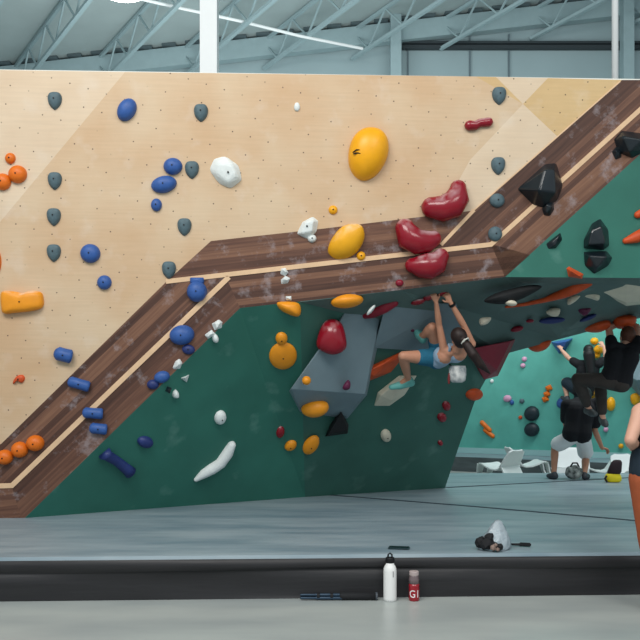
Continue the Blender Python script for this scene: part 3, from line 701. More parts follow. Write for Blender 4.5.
for x, y, o_, lab in ((591, 296, [(-8, -1), (7, -6), (8, 4), (2, 3)], 'pale chip hold touching the tip of the large cream volume'),
                      (574, 299, [(-6, 6), (-5, -2), (7, -5), (2, 2)], 'pale chip hold second from the large cream volume'),
                      (553, 312, [(-7, 0), (-1, -4), (7, -3), (5, 4), (-2, 4)], 'pale chip hold on the cave roof beside the navy slab')):
    lump('chip_hold', lab, (x, y), smooth_loop(o_, 3), PR.hit(x, y).y-.1, .06, M_crm)
lump('chip_hold', 'dark pink heart shaped hold on the cave roof', (585, 311), smooth_loop([(-7, -2), (0, -4), (7, -4), (2, 4), (-3, 4)], 3), PR.hit(585, 311).y-.1, .06, M_pur)
lump('slab_hold', 'navy slab hold on the cave roof beside the pale chip', (552, 320.5), ell(26, 7, -4), PR.hit(552, 320).y-.1, .06, M_navy)
lump('slab_hold', 'small navy slab hold behind the dark pink heart', (588, 318), ell(18, 5, -22), PR.hit(588, 318).y-.1, .06, M_navy)
lump('chip_hold', 'small dark red hold on the cave roof below the black pod', (517, 329), ell(13, 6, -12), PR.hit(517, 329).y-.1, .05, M_dred)
lump('chip_hold', 'tiny dark red hold on the cave roof above the small dark red', (530, 321), ell(8, 4), PR.hit(530, 321).y-.1, .04, M_dred)
lump('chip_hold', 'tiny grey white hold on the cave roof near the burgundy volume', (487, 338), ell(14, 5, -12), PR.hit(487, 338).y-.1, .04, M_crm)
lump('pod_hold', 'orange pod hold on the roof edge above the blue wedge hold', (540, 345), smooth_loop([(-12, 2), (-8, -5), (4, -6), (11, -4), (6, 4), (-4, 7)], 4), 9.3, .14, M_dorg)
lump('pod_hold', 'orange pod hold on the roof edge beside the hanging person', (597, 326), smooth_loop([(-14, 2), (-4, -5), (10, -6), (13, 0), (4, 6), (-8, 6)], 4), 9.3, .14, M_dorg)
lump('pod_hold', 'orange pod hold on the roof edge gripped by the hanging person', (624, 321), smooth_loop([(-11, -3), (0, -6), (11, -4), (10, 4), (0, 8), (-8, 6)], 4), 9.32, .14, M_dorg)
rock('wedge_hold', 'blue wedge hold under the roof edge touched by the far climber', PT, [(551, 342), (573, 338), (566, 350), (559, 354)], [(556, 343, .28), (568, 341, .28), (561, 350, .22)], M_blue, .01)
# ------------------------------------------------------------------ holds on the teal wall
M_dome = mat('dark slate dome resin', (30, 44, 52), .5, var=.2, scale=8)
hold('dome_hold', 'upper black dome hold of the two on the teal wall', (532, 413.5), ell(15, 15), .13, M_dome, PT)
hold('dome_hold', 'lower black dome hold of the two on the teal wall', (532, 429.5), ell(15, 14), .13, M_dome, PT)
worm('bar_hold', 'upper orange bar hold of the zigzag pair on the teal wall', PT, [(482.5, 422.5), (490, 430)], [2.4, 2.2], M_org, .4)
worm('bar_hold', 'lower orange bar hold of the zigzag pair on the teal wall', PT, [(485.5, 430), (493, 436)], [2.2, 2.2], M_org, .4)
for x, y, lab in ((549, 388, 'top'), (547, 394, 'middle'), (545.5, 399, 'bottom')):
    hold('chip_hold', lab+' piece of the orange stack of three on the teal wall', (x, y), box_out(6, 5.5, -25), .06, M_org, PT, bolt=False)
hold('chip_hold', 'upper pale pink hold of the small pair on the teal wall', (524.5, 359), ell(5, 5), .06, M_pnk, PT, bolt=False)
hold('chip_hold', 'lower pale pink hold of the small pair on the teal wall', (523, 365.5), ell(5, 5), .06, M_pnk, PT, bolt=False)
hold('chip_hold', 'pink hold beside a blue chip on the teal wall', (507.5, 398.5), ell(8, 7), .07, M_pnk, PT, bolt=False)
hold('chip_hold', 'blue chip hold beside the pink hold on the teal wall', (512, 402.5), ell(4, 5), .05, M_blue, PT, bolt=False)
hold('chip_hold', 'small slate hold above the upper black dome on the teal wall', (522, 401), ell(5, 5), .05, M_slate, PT, bolt=False)
hold('chip_hold', 'tiny orange hold beside the upper black dome on the teal wall', (520.5, 417.5), ell(4, 4), .04, M_dorg, PT, bolt=False)
hold('chip_hold', 'tiny white hold on the teal wall near the cave edge', (492, 381), ell(3.5, 4), .04, M_wht, PT, bolt=False)
hold('knob_hold', 'yellow knob hold, topmost of three beside the far climber', (594.5, 341), ell(8, 7), .10, M_yel, PT, bolt=False)
hold('knob_hold', 'yellow knob hold, largest of three beside the far climber', (599, 349.5), ell(10, 9), .12, M_yel, PT, bolt=False)
hold('knob_hold', 'yellow knob hold, lowest of three beside the far climber', (597, 355.5), ell(7, 6), .09, M_yel, PT, bolt=False)
rock('wall_volume', 'large yellow wedge volume behind the legs of the hanging person', PT, [(587, 386), (598, 388), (604, 404), (598, 412), (590, 402)], [(593, 392, .2), (600, 402, .2)], M_yel, .01, cat=VC)
hold('oval_hold', 'yellow oval hold beside the yellow wedge volume', (611, 404), ell(9, 14), .12, M_yel, PT, bolt=False)
hold('chip_hold', 'small cream hold under the shoe of the hanging person', (606, 429.5), ell(5, 5), .06, M_pnk, PT, bolt=False)
hold('knob_hold', 'yellow knob hold above the bare shoulder of the standing person', (635, 399), smooth_loop([(-4, -4), (1, -6), (5, -3), (4, 4), (-1, 6), (-4, 2)], 3), .10, M_yel, PT, bolt=False)
hold('chip_hold', 'small yellow hold low on the teal wall beside the bent elbow', (621, 446), ell(5, 5), .06, M_yel, PT, bolt=False)
hold('ball_hold', 'round blue ball hold under the foot of the far climber', (562.5, 403), ell(11, 11), .14, M_blue, PT, bolt=False)
rock('wall_volume', 'large pale grey wedge volume on the teal wall by the picture edge', PT, [(620, 372), (650, 352), (660, 400), (640, 398)], [(636, 380, .35), (655, 380, .4)], M_grey, .01, cat=VC)
# ------------------------------------------------------------------ white lounge chairs
M_plas = mat('white moulded plastic', (232, 236, 236), .35, var=.03)
def sheet(bm, prof, wid, th):
    """profile of (x, z) swept across y; wid gives half width at each profile point"""
    n = len(prof); rows = []
    for i, (x, z) in enumerate(prof):
        a = prof[max(0, i-1)]; b = prof[min(n-1, i+1)]; tx, tz = b[0]-a[0], b[1]-a[1]; l = sqrt(tx*tx+tz*tz); nx, nz = -tz/l*th, tx/l*th
        w = wid[i]; rows.append([bm.verts.new(q) for q in ((x, -w, z), (x, -w*.4, z-.012), (x, w*.4, z-.012), (x, w, z), (x+nx, w, z+nz), (x+nx, w*.4, z+nz-.012), (x+nx, -w*.4, z+nz-.012), (x+nx, -w, z+nz))])
    for a, b in zip(rows, rows[1:]):
        for k in range(8): bm.faces.new((a[k], a[(k+1) % 8], b[(k+1) % 8], b[k]))
    bm.faces.new(rows[0]); bm.faces.new(rows[-1][::-1])
def lounge_chair(x, y, rz, label, s=1.0):
    root = tag(empty('lounge_chair', (x, y, 0)), label, 'chair', 'white lounge chairs behind the mat')
    R = Matrix.Translation((x, y, 0)) @ Matrix.Rotation(rz, 4, 'Z') @ Matrix.Scale(s, 4)
    def part(name, prof, wid, th=.03):
        bm = bmesh.new(); sheet(bm, prof, wid, th); bmesh.ops.transform(bm, matrix=R, verts=bm.verts[:]); obj(name, bm, M_plas, root, smooth=False)
    part('backrest', [(-.47, .70), (-.44, .66), (-.34, .50), (-.25, .36), (-.2, .29)], [.16, .26, .31, .32, .31])
    part('seat', [(-.2, .29), (-.1, .25), (.05, .26), (.2, .31), (.32, .37), (.38, .37)], [.31, .31, .31, .31, .31, .30])
    part('rear_leg', [(-.25, .36), (-.31, .26), (-.38, .12), (-.48, .0)], [.31, .31, .32, .36])
    for sgn in (-1, 1):
        for nm, prof in (('front_leg', [(.38, .37), (.42, .30), (.46, .15), (.53, .0)]),):
            bm = bmesh.new(); sheet(bm, prof, [.15, .11, .08, .09], .03)
            bmesh.ops.translate(bm, vec=(0, sgn*.18, 0), verts=bm.verts[:]); bmesh.ops.transform(bm, matrix=R, verts=bm.verts[:]); obj(nm, bm, M_plas, root)
    return root
def cx(px, Y): return (px-HX)*Y/F
lounge_chair(cx(501, 14.2), 14.2, radians(128), 'white plastic lounge chair closest to the cave edge with its back turned', .80)
lounge_chair(cx(526, 14.95), 14.95, radians(5), 'white plastic lounge chair in profile, its leg flaring out on the open floor', .8)
lounge_chair(cx(571, 13.1), 13.1, radians(-110), 'white plastic lounge chair between the legs of the crouching person', .9)
lounge_chair(cx(599, 14.1), 14.1, radians(170), 'low white plastic lounge chair beside the yellow and black bag', .68)
lounge_chair(cx(632, 13.0), 13.0, radians(-80), 'white plastic lounge chair behind the standing person', .75)
# ------------------------------------------------------------------ things on the mat and floor
M_black = mat('black fabric', (26, 27, 30), .8, var=.2, scale=30)
def at_floor(px, py): return ground(px, py, 0)
# white steel bottle
b = at_floor(390, 600.5); b.y -= .0
bot = tag(empty('water_bottle', b), 'white steel water bottle with black loop lid standing against the mat', 'bottle')
bm = bmesh.new(); lathe(bm, b, [(.040, 0), (.0445, .004), (.0455, .02), (.0455, .205), (.044, .222), (.037, .240), (.029, .250), (.028, .262)], 32); obj('bottle_body', bm, mat('white powder coat', (232, 232, 230), .4), bot, smooth=True)
bm = bmesh.new(); lathe(bm, b+V((0, 0, .262)), [(.030, 0), (.032, .004), (.032, .03), (.029, .036)], 24); obj('lid', bm, M_bolt, bot)
bm = bmesh.new(); tube(bm, [b+V((-.014, 0, .293)), b+V((-.013, 0, .316)), b+V((0, 0, .328)), b+V((.013, 0, .316)), b+V((.014, 0, .293))], .006, 8); obj('carry_loop', bm, M_bolt, bot, smooth=True)
bm = bmesh.new(); box(bm, b+V((.018, -.0425, .19)), (.006, .004, .04)); obj('label_mark', bm, mat('grey mark', (140, 140, 140), .5), bot)
# red bottle with white lettering
b = at_floor(414, 600.5)
rb = tag(empty('water_bottle', b), 'small red see through bottle with white G1 lettering and grey cap', 'bottle')
bm = bmesh.new(); lathe(bm, b, [(.032, 0), (.036, .005), (.0365, .03), (.036, .10), (.036, .118)], 32); obj('bottle_body', bm, mat('red drink', (150, 18, 34), .2, spec=.6), rb, smooth=True)
bm = bmesh.new(); lathe(bm, b+V((0, 0, .118)), [(.036, 0), (.0355, .03), (.032, .052), (.031, .058)], 32); obj('bottle_neck', bm, mat('smoky clear plastic', (112, 96, 98), .2, spec=.6), rb, smooth=True)
bm = bmesh.new(); lathe(bm, b+V((0, 0, .176)), [(.032, 0), (.033, .003), (.033, .024), (.030, .028)], 24); obj('cap', bm, mat('grey cap', (176, 160, 158), .5), rb)
cu = bpy.data.curves.new('lettering', 'FONT'); cu.body = 'G1'; cu.size = .072; cu.extrude = .0006; cu.align_x = 'CENTER'; cu.resolution_u = 4; cu.offset = .0
to = link(bpy.data.objects.new('lettering', cu)); bpy.context.view_layer.update()
me = bpy.data.meshes.new_from_object(to.evaluated_get(bpy.context.evaluated_depsgraph_get())); bpy.data.objects.remove(to)
bm = bmesh.new(); bm.from_mesh(me); bmesh.ops.subdivide_edges(bm, edges=[e for e in bm.edges if e.calc_length() > .012], cuts=3)
for v in bm.verts:
    a = v.co.x*.88/.0368; r = .0372+v.co.z
    v.co = b+V((sin(a)*r, -cos(a)*r, .028+v.co.y))
obj('lettering', bm, mat('white print', (238, 232, 232), .5), rb)
# black folded tripod / strap roll lying against the mat
a = at_floor(299, 598.5)-V((0, .045, 0)); c = at_floor(377, 598.5)-V((0, .045, 0))
tri = tag(empty('folded_tripod', (a+c)/2), 'black and blue folded tripod lying on the concrete along the mat', 'tripod')
ax = (c-a).normalized(); L = (c-a).length; z = V((0, 0, .026)); q = lambda t: a+ax*L*t+z
bm = bmesh.new(); tube(bm, [q(.52), q(.55), q(.97)], [.022, .026, .026], 14, False); obj('padded_handle', bm, M_black, tri, smooth=True)
bm = bmesh.new(); tube(bm, [q(.975), q(1.0)], [.028, .027], 14, False); obj('end_cap', bm, mat('grey rubber', (70, 76, 84), .6), tri)
M_tub = mat('blue grey tube', (46, 66, 84), .4, metal=.3)
for k, (dy, dz) in enumerate(((0, .010), (-.013, -.009), (.013, -.009))):
    bm = bmesh.new(); o_ = V((0, dy, dz)); tube(bm, [q(.03)+o_, q(.24)+o_], .008, 10); tube(bm, [q(.22)+o_, q(.55)+o_], .0105, 10); obj('leg', bm, M_tub, tri, smooth=True)
for t in (.23, .40): bm = bmesh.new(); tube(bm, [q(t), q(t+.035)], .024, 12, False); obj('clamp', bm, M_bolt, tri)
# phone on the mat
p = ground(399, 548.5, .302)
ph = tag(empty('phone', p), 'black phone lying flat on the mat near its front edge', 'phone')
bm = bmesh.new(); box(bm, p+V((0, 0, .006)), (.155, .085, .010), Matrix.Rotation(radians(-12), 3, 'Z')); bmesh.ops.bevel(bm, geom=bm.edges[:], offset=.004, segments=2, affect='EDGES'); obj('phone_body', bm, mat('dark phone case', (40, 62, 66), .4), ph)
bm = bmesh.new(); box(bm, p+V((0, 0, .0115)), (.143, .074, .001), Matrix.Rotation(radians(-12), 3, 'Z')); obj('screen', bm, mat('phone glass', (22, 30, 34), .1, spec=.6), ph)
# clear bag tipped over with dark contents, brush beside it
p = ground(494, 549, .302)
bag = tag(empty('chalk_bucket', p), 'crumpled clear and white chalk bucket tipped on the mat', 'chalk bucket')
Mb = mat('crinkled clear bag', (206, 220, 228), .22, var=.1, bump=.9, bscale=22, spec=.6)
bm = bmesh.new(); rnd = random.Random(5); rows = []
for i, (z_, rx, ry, ox, oy) in enumerate([(.002, .110, .085, .0, 0), (.03, .118, .09, .003, 0), (.07, .108, .082, .012, 0), (.115, .080, .06, .022, 0), (.16, .052, .04, .028, .005), (.195, .028, .024, .030, .01), (.208, .010, .010, .030, .012)]):
    rows.append([bm.verts.new(p+V((ox+(rx+rnd.uniform(-.007, .007))*cos(2*pi*k/24), oy+(ry+rnd.uniform(-.007, .007))*sin(2*pi*k/24), z_+rnd.uniform(-.002, .006)*(i > 0)))) for k in range(24)])
for a, c in zip(rows, rows[1:]):
    for k in range(24): bm.faces.new((a[k], a[(k+1) % 24], c[(k+1) % 24], c[k]))
bm.faces.new(rows[-1])
Mb.node_tree.nodes['Principled BSDF'].inputs['Transmission Weight'].default_value = .45
obj('bag_shell', bm, Mb, bag, smooth=True)
bm = bmesh.new(); pp = []
for (dx, dy, dz, r) in ((-.07, -.07, .05, .045), (-.02, -.085, .035, .034), (-.10, -.02, .05, .045), (.02, -.085, .03, .028), (-.045, -.05, .088, .038)):
    t = bmesh.ops.create_icosphere(bm, subdivisions=2, radius=r, matrix=Matrix.Translation(p+V((dx, dy, max(dz, r*.8)))))
    for v in t['verts']: v.co += V((rnd.uniform(-1, 1), rnd.uniform(-1, 1), rnd.uniform(-1, 1)))*r*.16; v.co.z = max(v.co.z, p.z+.002)
obj('dark_lining', bm, M_black, bag)
bm = bmesh.new()
for (dx, dy, dz, r) in ((-.03, -.115, .03, .025), (.0, -.12, .018, .016), (-.015, -.125, .05, .014)):
    t = bmesh.ops.create_icosphere(bm, subdivisions=1, radius=r, matrix=Matrix.Translation(p+V((dx, dy, dz))))
obj('chalk_lump', bm, mat('brownish chalk', (150, 128, 118), .9, var=.4, scale=30), bag)
p = ground(520, 546.5, .302)
br = tag(empty('chalk_brush', p), 'black chalk brush lying on the mat beside the clear bucket', 'brush')
bm = bmesh.new(); tube(bm, [p+V((-.09, .03, .012)), p+V((-.02, .005, .014)), p+V((0, 0, .014))], [.007, .009, .010], 10); obj('handle', bm, M_bolt, br, smooth=True)
bm = bmesh.new(); box(bm, p+V((.035, -.012, .017)), (.085, .028, .026), Matrix.Rotation(radians(-18), 3, 'Z')); bmesh.ops.bevel(bm, geom=bm.edges[:], offset=.006, segments=2, affect='EDGES'); obj('bristle_head', bm, M_black, br)
# yellow and black bag
p = ground(613, 482, .302)
yb_ = tag(empty('shoe_bag', p), 'yellow and black bag standing on the far part of the mat', 'bag')
s = p.y/F
bm = bmesh.new(); lathe(bm, p, [(.085, 0), (.112, .015), (.115, .06), (.10, .10), (.085, .115)], 20)
for v in bm.verts: v.co.y = p.y+(v.co.y-p.y)*.7
obj('yellow_base', bm, mat('yellow nylon', (236, 214, 30), .6, bump=.3, bscale=20), yb_, smooth=True)
bm = bmesh.new(); lathe(bm, p+V((.01, 0, .112)), [(.085, 0), (.095, .03), (.085, .09), (.075, .15), (.055, .18), (.03, .19)], 20)
for v in bm.verts: v.co.y = p.y+(v.co.y-p.y)*.7; v.co.x += (v.co.z-p.z-.11)*.25
obj('black_top', bm, mat('maroon black nylon', (44, 26, 34), .7, bump=.3, bscale=20), yb_, smooth=True)
bm = bmesh.new(); tube(bm, [p+V((-.10, -.03, .08)), p+V((-.125, -.05, .05)), p+V((-.11, -.07, .015))], .014, 8); obj('strap', bm, M_black, yb_, smooth=True)
# camouflage gear bag
p = ground(574, 479.5, .302)
gb = tag(empty('gear_bag', p), 'patterned dark and white gear bag between the feet of the crouching person', 'bag')
bm = bmesh.new(); t = bmesh.ops.create_icosphere(bm, subdivisions=4, radius=1)
for v in bm.verts:
    c = v.co; f = 1+.06*sin(c.x*7)+.05*sin(c.y*9+c.z*5)
    v.co = p+V((c.x*.12*f, c.y*.10*f, .10+c.z*.10*f if c.z > 0 else .10+c.z*.098))
obj('bag_body', bm, mat('patterned nylon', (38, 48, 46), .7, col2=(206, 212, 206), scale=11), gb, smooth=True)
bm = bmesh.new(); tube(bm, [p+V((-.06, -.03, .18)), p+V((-.03, -.04, .235)), p+V((.03, -.04, .235)), p+V((.06, -.03, .18))], .012, 8); obj('carry_handle', bm, M_black, gb, smooth=True)
# ------------------------------------------------------------------ people
def remeshed(bm, voxel, smooth_it=3, fac=.5):
    me = bpy.data.meshes.new('tmp'); bmesh.ops.recalc_face_normals(bm, faces=bm.faces); bm.to_mesh(me); bm.free()
    o = link(bpy.data.objects.new('tmp', me))
    r = o.modifiers.new('r', 'REMESH'); r.mode = 'VOXEL'; r.voxel_size = voxel; r.use_smooth_shade = True
    if smooth_it: s = o.modifiers.new('s', 'SMOOTH'); s.iterations = smooth_it; s.factor = fac
    bpy.context.view_layer.update()
    out = bpy.data.meshes.new_from_object(o.evaluated_get(bpy.context.evaluated_depsgraph_get()))
    bpy.data.objects.remove(o); return out
def cap(bm, a, b, ra, rb, seg=14): tube(bm, [a, V(a).lerp(V(b), .5), b], [ra, (ra+rb)/2, rb], seg)
def ball(bm, c, rx, ry=None, rz=None, R=None):
    t = bmesh.ops.create_icosphere(bm, subdivisions=3, radius=1)
    M = Matrix.Translation(V(c)) @ (R.to_4x4() if R else Matrix.Identity(4)) @ Matrix.Diagonal((rx, ry or rx, rz or rx, 1))
    bmesh.ops.transform(bm, matrix=M, verts=t['verts'])
def frame(fwd, up):
    f = V(fwd).normalized(); r = f.cross(V(up)).normalized(); u = r.cross(f); return r, f, u
def hand(bm, wrist, d, pn, thumb, k=1.0, curl=40):
    """d: wrist->knuckles, pn: palm normal (fingers curl that way), thumb: direction of the thumb side"""
    d = V(d).normalized(); pn = V(pn); pn = (pn-d*pn.dot(d)).normalized(); s = d.cross(pn); s = s if s.dot(V(thumb)) > 0 else -s
    kn = wrist+d*.085*k
    cap(bm, wrist+d*.005, kn+s*.022*k, .024*k, .016*k, 10); cap(bm, wrist+d*.005, kn-s*.024*k, .022*k, .015*k, 10); cap(bm, wrist, kn, .024*k, .018*k, 10)
    c1, c2, c3 = radians(curl), radians(curl*2.0), radians(curl*2.8)
    for off, L in ((.030, .036), (.010, .041), (-.011, .038), (-.031, .030)):
        p = kn+s*off*k
        for a, r in ((c1, .0095), (c2, .0088), (c3, .008)):
            q = p+(d*cos(a)+pn*sin(a))*L*k*(1 if a == c1 else .72); cap(bm, p, q, r*k, r*.94*k, 8); p = q
    t0 = wrist+d*.025*k+s*.022*k; t1 = t0+(s*.75+d*.55+pn*.25).normalized()*.04*k; t2 = t1+(d*.85+s*.25+pn*.4).normalized()*.034*k
    cap(bm, t0, t1, .014*k, .0115*k, 8); cap(bm, t1, t2, .011*k, .009*k, 8)
def foot(bm, ankle, heel, toe, k=1.0, g=0.0):
    cap(bm, ankle, heel, .036*k+g, .034*k+g, 12); cap(bm, heel, V(heel).lerp(V(toe), .62), .034*k+g, .040*k+g, 12); cap(bm, V(heel).lerp(V(toe), .55), toe, .040*k+g, .026*k+g, 12); cap(bm, ankle, V(heel).lerp(V(toe), .6), .034*k+g, .032*k+g, 12)
class Person:
    def __init__(s, label, J, skin, k=1.0, face=(0, 1, 0), up=(0, 0, 1), curl=(40, 40), palm=None, thumb=None, feet_skin=False, female=False, bare=True, loc=None):
        s.J = {n: V(p) for n, p in J.items()}; J = s.J; s.k = k; bm = bmesh.new()
        hr, hf, hu = frame(face, up); s.hr, s.hf, s.hu = hr, hf, hu; H = J['head']
        R = Matrix((hr, hf, hu)).transposed()
        ball(bm, H+hu*.02*k, .074*k, .094*k, .098*k, R); ball(bm, H+hf*.025*k-hu*.055*k, .056*k, .068*k, .062*k, R)      # skull, jaw
        cap(bm, H+hf*.094*k+hu*.005*k, H+hf*.112*k-hu*.024*k, .008*k, .014*k, 8)                                        # nose
        for q in (-1, 1):
            ball(bm, H+hr*q*.076*k-hf*.005*k-hu*.01*k, .010*k, .020*k, .030*k, R)                                       # ears
            cap(bm, H+hr*q*.012*k+hf*.088*k+hu*.026*k, H+hr*q*.045*k+hf*.076*k+hu*.026*k, .009*k, .008*k, 8)             # brow
        cap(bm, H-hr*.02*k+hf*.086*k-hu*.057*k, H+hr*.02*k+hf*.086*k-hu*.057*k, .010*k, .010*k, 8)                       # lips
        cap(bm, H-hu*.04*k-hf*.01*k, J['neck'], .052*k, .058*k)
        s.torso(bm, 0)
        for q in ('l', 'r'):
            S, E, W = J['sh_'+q], J['el_'+q], J['wr_'+q]; HD = J['hd_'+q]; f = .86 if female else 1.0
            cap(bm, J['neck'].lerp(J['chest'], .35), S, .058*k*f, .056*k*f); cap(bm, S, E, .052*k*f, .039*k*f); cap(bm, E, E.lerp(W, .35), .039*k*f, .041*k*f); cap(bm, E.lerp(W, .3), W, .041*k*f, .027*k*f)
            i = 0 if q == 'l' else 1
            hand(bm, W, HD-W, (palm or ((0, 1, 0), (0, 1, 0)))[i], (thumb or ((1, 0, 0), (-1, 0, 0)))[i], k*.95, curl[i])
            h, kn, an = J['hip_'+q], J['kn_'+q], J['an_'+q]
            cap(bm, h, h.lerp(kn, .4), .086*k, .080*k); cap(bm, h.lerp(kn, .35), kn, .081*k, .053*k); cap(bm, kn, kn.lerp(an, .35), .052*k, .056*k); cap(bm, kn.lerp(an, .3), an, .057*k, .035*k)
            foot(bm, an, J['he_'+q], J['to_'+q], k)
        me = remeshed(bm, .0085)
        lo = min((v.co.z for v in me.vertices)); c = J['pelvis']
        s.o = tag(obj('person', me, skin, None, loc or (c.x, c.y, lo), smooth=True), label, 'person')
        for q in (-1, 1):
            b2 = bmesh.new(); ball(b2, H+hr*q*.031*k+hf*.083*k+hu*.008*k, .012*k); obj('eye', b2, mat('eye white', (225, 225, 220), .3), s.o, smooth=True)
        b2 = bmesh.new(); cap(b2, H-hr*.018*k+hf*.0945*k-hu*.056*k, H+hr*.018*k+hf*.0945*k-hu*.056*k, .0035*k, .0035*k, 8); obj('mouth', b2, mat('lips', (150, 80, 76), .5), s.o, smooth=True)
    def torso(s, bm, g, lo=1.0, hi=1.0):
        J, k = s.J, s.k; P0, C, N = J['pelvis'], J['chest'], J['neck']
        sx = (J['sh_r']-J['sh_l']).normalized(); hx = (J['hip_r']-J['hip_l']).normalized()
        a = P0
        for q in (-1, 1):
            cap(bm, C+sx*q*.075*k, P0.lerp(C, .42)+hx*q*.06*k, .098*k+g, .085*k+g); cap(bm, P0.lerp(C, .42)+hx*q*.06*k, P0+hx*q*.075*k, .085*k+g, .092*k+g)
            cap(bm, C+sx*q*.075*k, C.lerp(N, .6)+sx*q*.06*k, .096*k+g, .058*k+g)
    def part(s, name, build, m, voxel=.011, it=3, label=None):
        bm = bmesh.new(); build(bm); o = obj(name, remeshed(bm, voxel, it), m, s.o, smooth=True)
        if label: o['label'] = label
        return o
    def limb(s, bm, a, b, t0, t1, r0, r1):
        A, B = s.J[a], s.J[b]; cap(bm, A.lerp(B, t0), A.lerp(B, t1), r0*s.k, r1*s.k)
    def shirt(s, m, sleeve=.6, g=.016, name='shirt', loose=0.0):
        def f(bm):
            s.torso(bm, g+loose)
            for q in 'lr':
                cap(bm, s.J['neck'].lerp(s.J['chest'], .35), s.J['sh_'+q], .062*s.k+g*.6, .062*s.k+g); s.limb(bm, 'sh_'+q, 'el_'+q, 0, sleeve, .068+loose, .060+loose)
        return s.part(name, f, m)
    def trousers(s, m, to=1.0, g=.014, name='trousers', wide=0.0):
        def f(bm):
            J, k = s.J, s.k; hx = (J['hip_r']-J['hip_l']).normalized(); U = J['pelvis'].lerp(J['chest'], .22)
            for q in (-1, 1): cap(bm, J['pelvis']+hx*q*.075*k, U+hx*q*.062*k, .094*k+g, .088*k+g)
            for q in 'lr':
                cap(bm, J['hip_'+q], J['hip_'+q].lerp(J['kn_'+q], min(to, 1)), .092*k+g, (.092+(.060-.092)*min(to, 1))*k+g+wide)
                if to > 1: s.limb(bm, 'kn_'+q, 'an_'+q, 0, .4, .062+g, .062+g); s.limb(bm, 'kn_'+q, 'an_'+q, .35, to-1, .063+g, .046+g)
        return s.part(name, f, m)
    def shoes(s, m):
        for q in 'lr': s.part('shoe', lambda bm: foot(bm, s.J['an_'+q].lerp(s.J['he_'+q], .35), s.J['he_'+q], s.J['to_'+q], s.k, .007), m, .009)
    def hair(s, m, extra=None, name='hair'):
        def f(bm):
            H, k = s.J['head'], s.k; R = Matrix((s.hr, s.hf, s.hu)).transposed()
            ball(bm, H+s.hu*.034*k-s.hf*.014*k, .083*k, .096*k, .098*k, R); ball(bm, H-s.hf*.035*k-s.hu*.02*k, .074*k, .07*k, .08*k, R)
            if extra: extra(bm)
        return s.part(name, f, m, .009)
SK1 = mat('tanned skin', (196, 140, 112), .5, var=.08, scale=12)
SK2 = mat('fair skin', (214, 164, 140), .5, var=.08, scale=12)
M_hair = mat('dark brown hair', (44, 30, 26), .55, var=.4, scale=30, stretch=(1, 1, .2))
M_blackhair = mat('black hair', (20, 18, 20), .5)
M_ginger = mat('red brown hair', (98, 58, 40), .6, var=.3, scale=30)
def ext(a, b, l): return a+(b-a).normalized()*l
# --- climber under the roof
J = dict(head=P(459, 338, 7.66), neck=P(457, 349, 7.76), chest=P(451, 354, 7.86), pelvis=P(438.5, 357, 8.06),
         sh_l=P(444, 350, 7.82), sh_r=P(471.5, 344, 7.76), el_l=P(439, 325, 7.72), el_r=P(464, 326, 7.68), wr_l=P(436.2, 303, 7.58), wr_r=P(451, 303, 7.57),
         hd_l=P(433.6, 295, 7.55), hd_r=P(446, 293, 7.54), hip_l=P(434, 358, 8.0), hip_r=P(439, 351.5, 8.12),
         kn_l=P(403, 356, 7.86), an_l=P(408, 378, 8.20), he_l=P(411.5, 383, 8.26), to_l=P(391.5, 387, 8.28),
         kn_r=P(432, 327, 7.80), an_r=P(423, 336, 7.96), he_r=P(423, 340, 8.0), to_r=P(416, 331, 8.02))
c1 = Person('person in light blue tank top and teal shorts hanging from red jugs under the overhang', J, SK1, .93, face=(-.35, .75, .55), up=(-.35, -.55, .75), curl=(48, 48),
            palm=((0, 1, .3), (-.3, 1, .2)), thumb=((1, 0, 0), (-1, 0, 0)), female=True)
M_tank = mat('pale blue tank fabric', (150, 176, 198), .8, var=.12, scale=20)
def tank(bm):
    k = c1.k; sx = (J['sh_r']-J['sh_l']).normalized(); hx = (J['hip_r']-J['hip_l']).normalized(); P0, C = J['pelvis'], J['chest']; g = .012
    for q in (-1, 1):
        cap(bm, C.lerp(P0, .12)+sx*q*.07*k, P0.lerp(C, .42)+hx*q*.06*k, .097*k+g, .085*k+g); cap(bm, P0.lerp(C, .42)+hx*q*.06*k, P0.lerp(C, .12)+hx*q*.072*k, .085*k+g, .09*k+g)
c1.part('tank_top', tank, M_tank)
def straps(bm):
    C, N = c1.J['chest'], c1.J['neck']
    for q, S in ((-1, c1.J['sh_l']), (1, c1.J['sh_r'])):
        a = N.lerp(S, .62); b = C.lerp(c1.J['pelvis'], .2)+(S-N)*.12
        t = V((0, -1, .15)).normalized()
        tube(bm, [a+V((0, 0, .05)), a+t*.07, a.lerp(b, .5)+t*.098, b+t*.10], .016, 8)
c1.part('strap', straps, M_tank, .007)
c1.trousers(mat('teal shorts fabric', (32, 104, 132), .8, var=.15, scale=20), .42, .010, 'shorts', .0)
c1.shoes(mat('mint climbing shoe', (104, 178, 170), .5, var=.1))
def tail(bm):
    pts = [P(463, 340, 7.57), P(467, 345, 7.52), P(473, 354, 7.50), P(480, 364, 7.54), P(490, 373.5, 7.60)]
    tube(bm, pts, [.030, .044, .048, .042, .010], 12)
h = c1.hair(M_hair, tail)
b2 = bmesh.new(); p = P(465, 342, 7.54); tube(b2, [p+V((-.028, .0, -.012)), p+V((-.01, -.045, .02)), p+V((.02, -.045, .03)), p+V((.035, 0, .015))], .010, 8); obj('hair_tie', b2, mat('pale hair tie', (204, 206, 196), .7), h, smooth=True)
b2 = bmesh.new(); a = J['wr_r'].lerp(J['el_r'], .08); d_ = (J['el_r']-J['wr_r']).normalized(); tube(b2, [a-d_*.012, a+d_*.012], .0315, 16, False); obj('wristband', b2, M_bolt, c1.o)
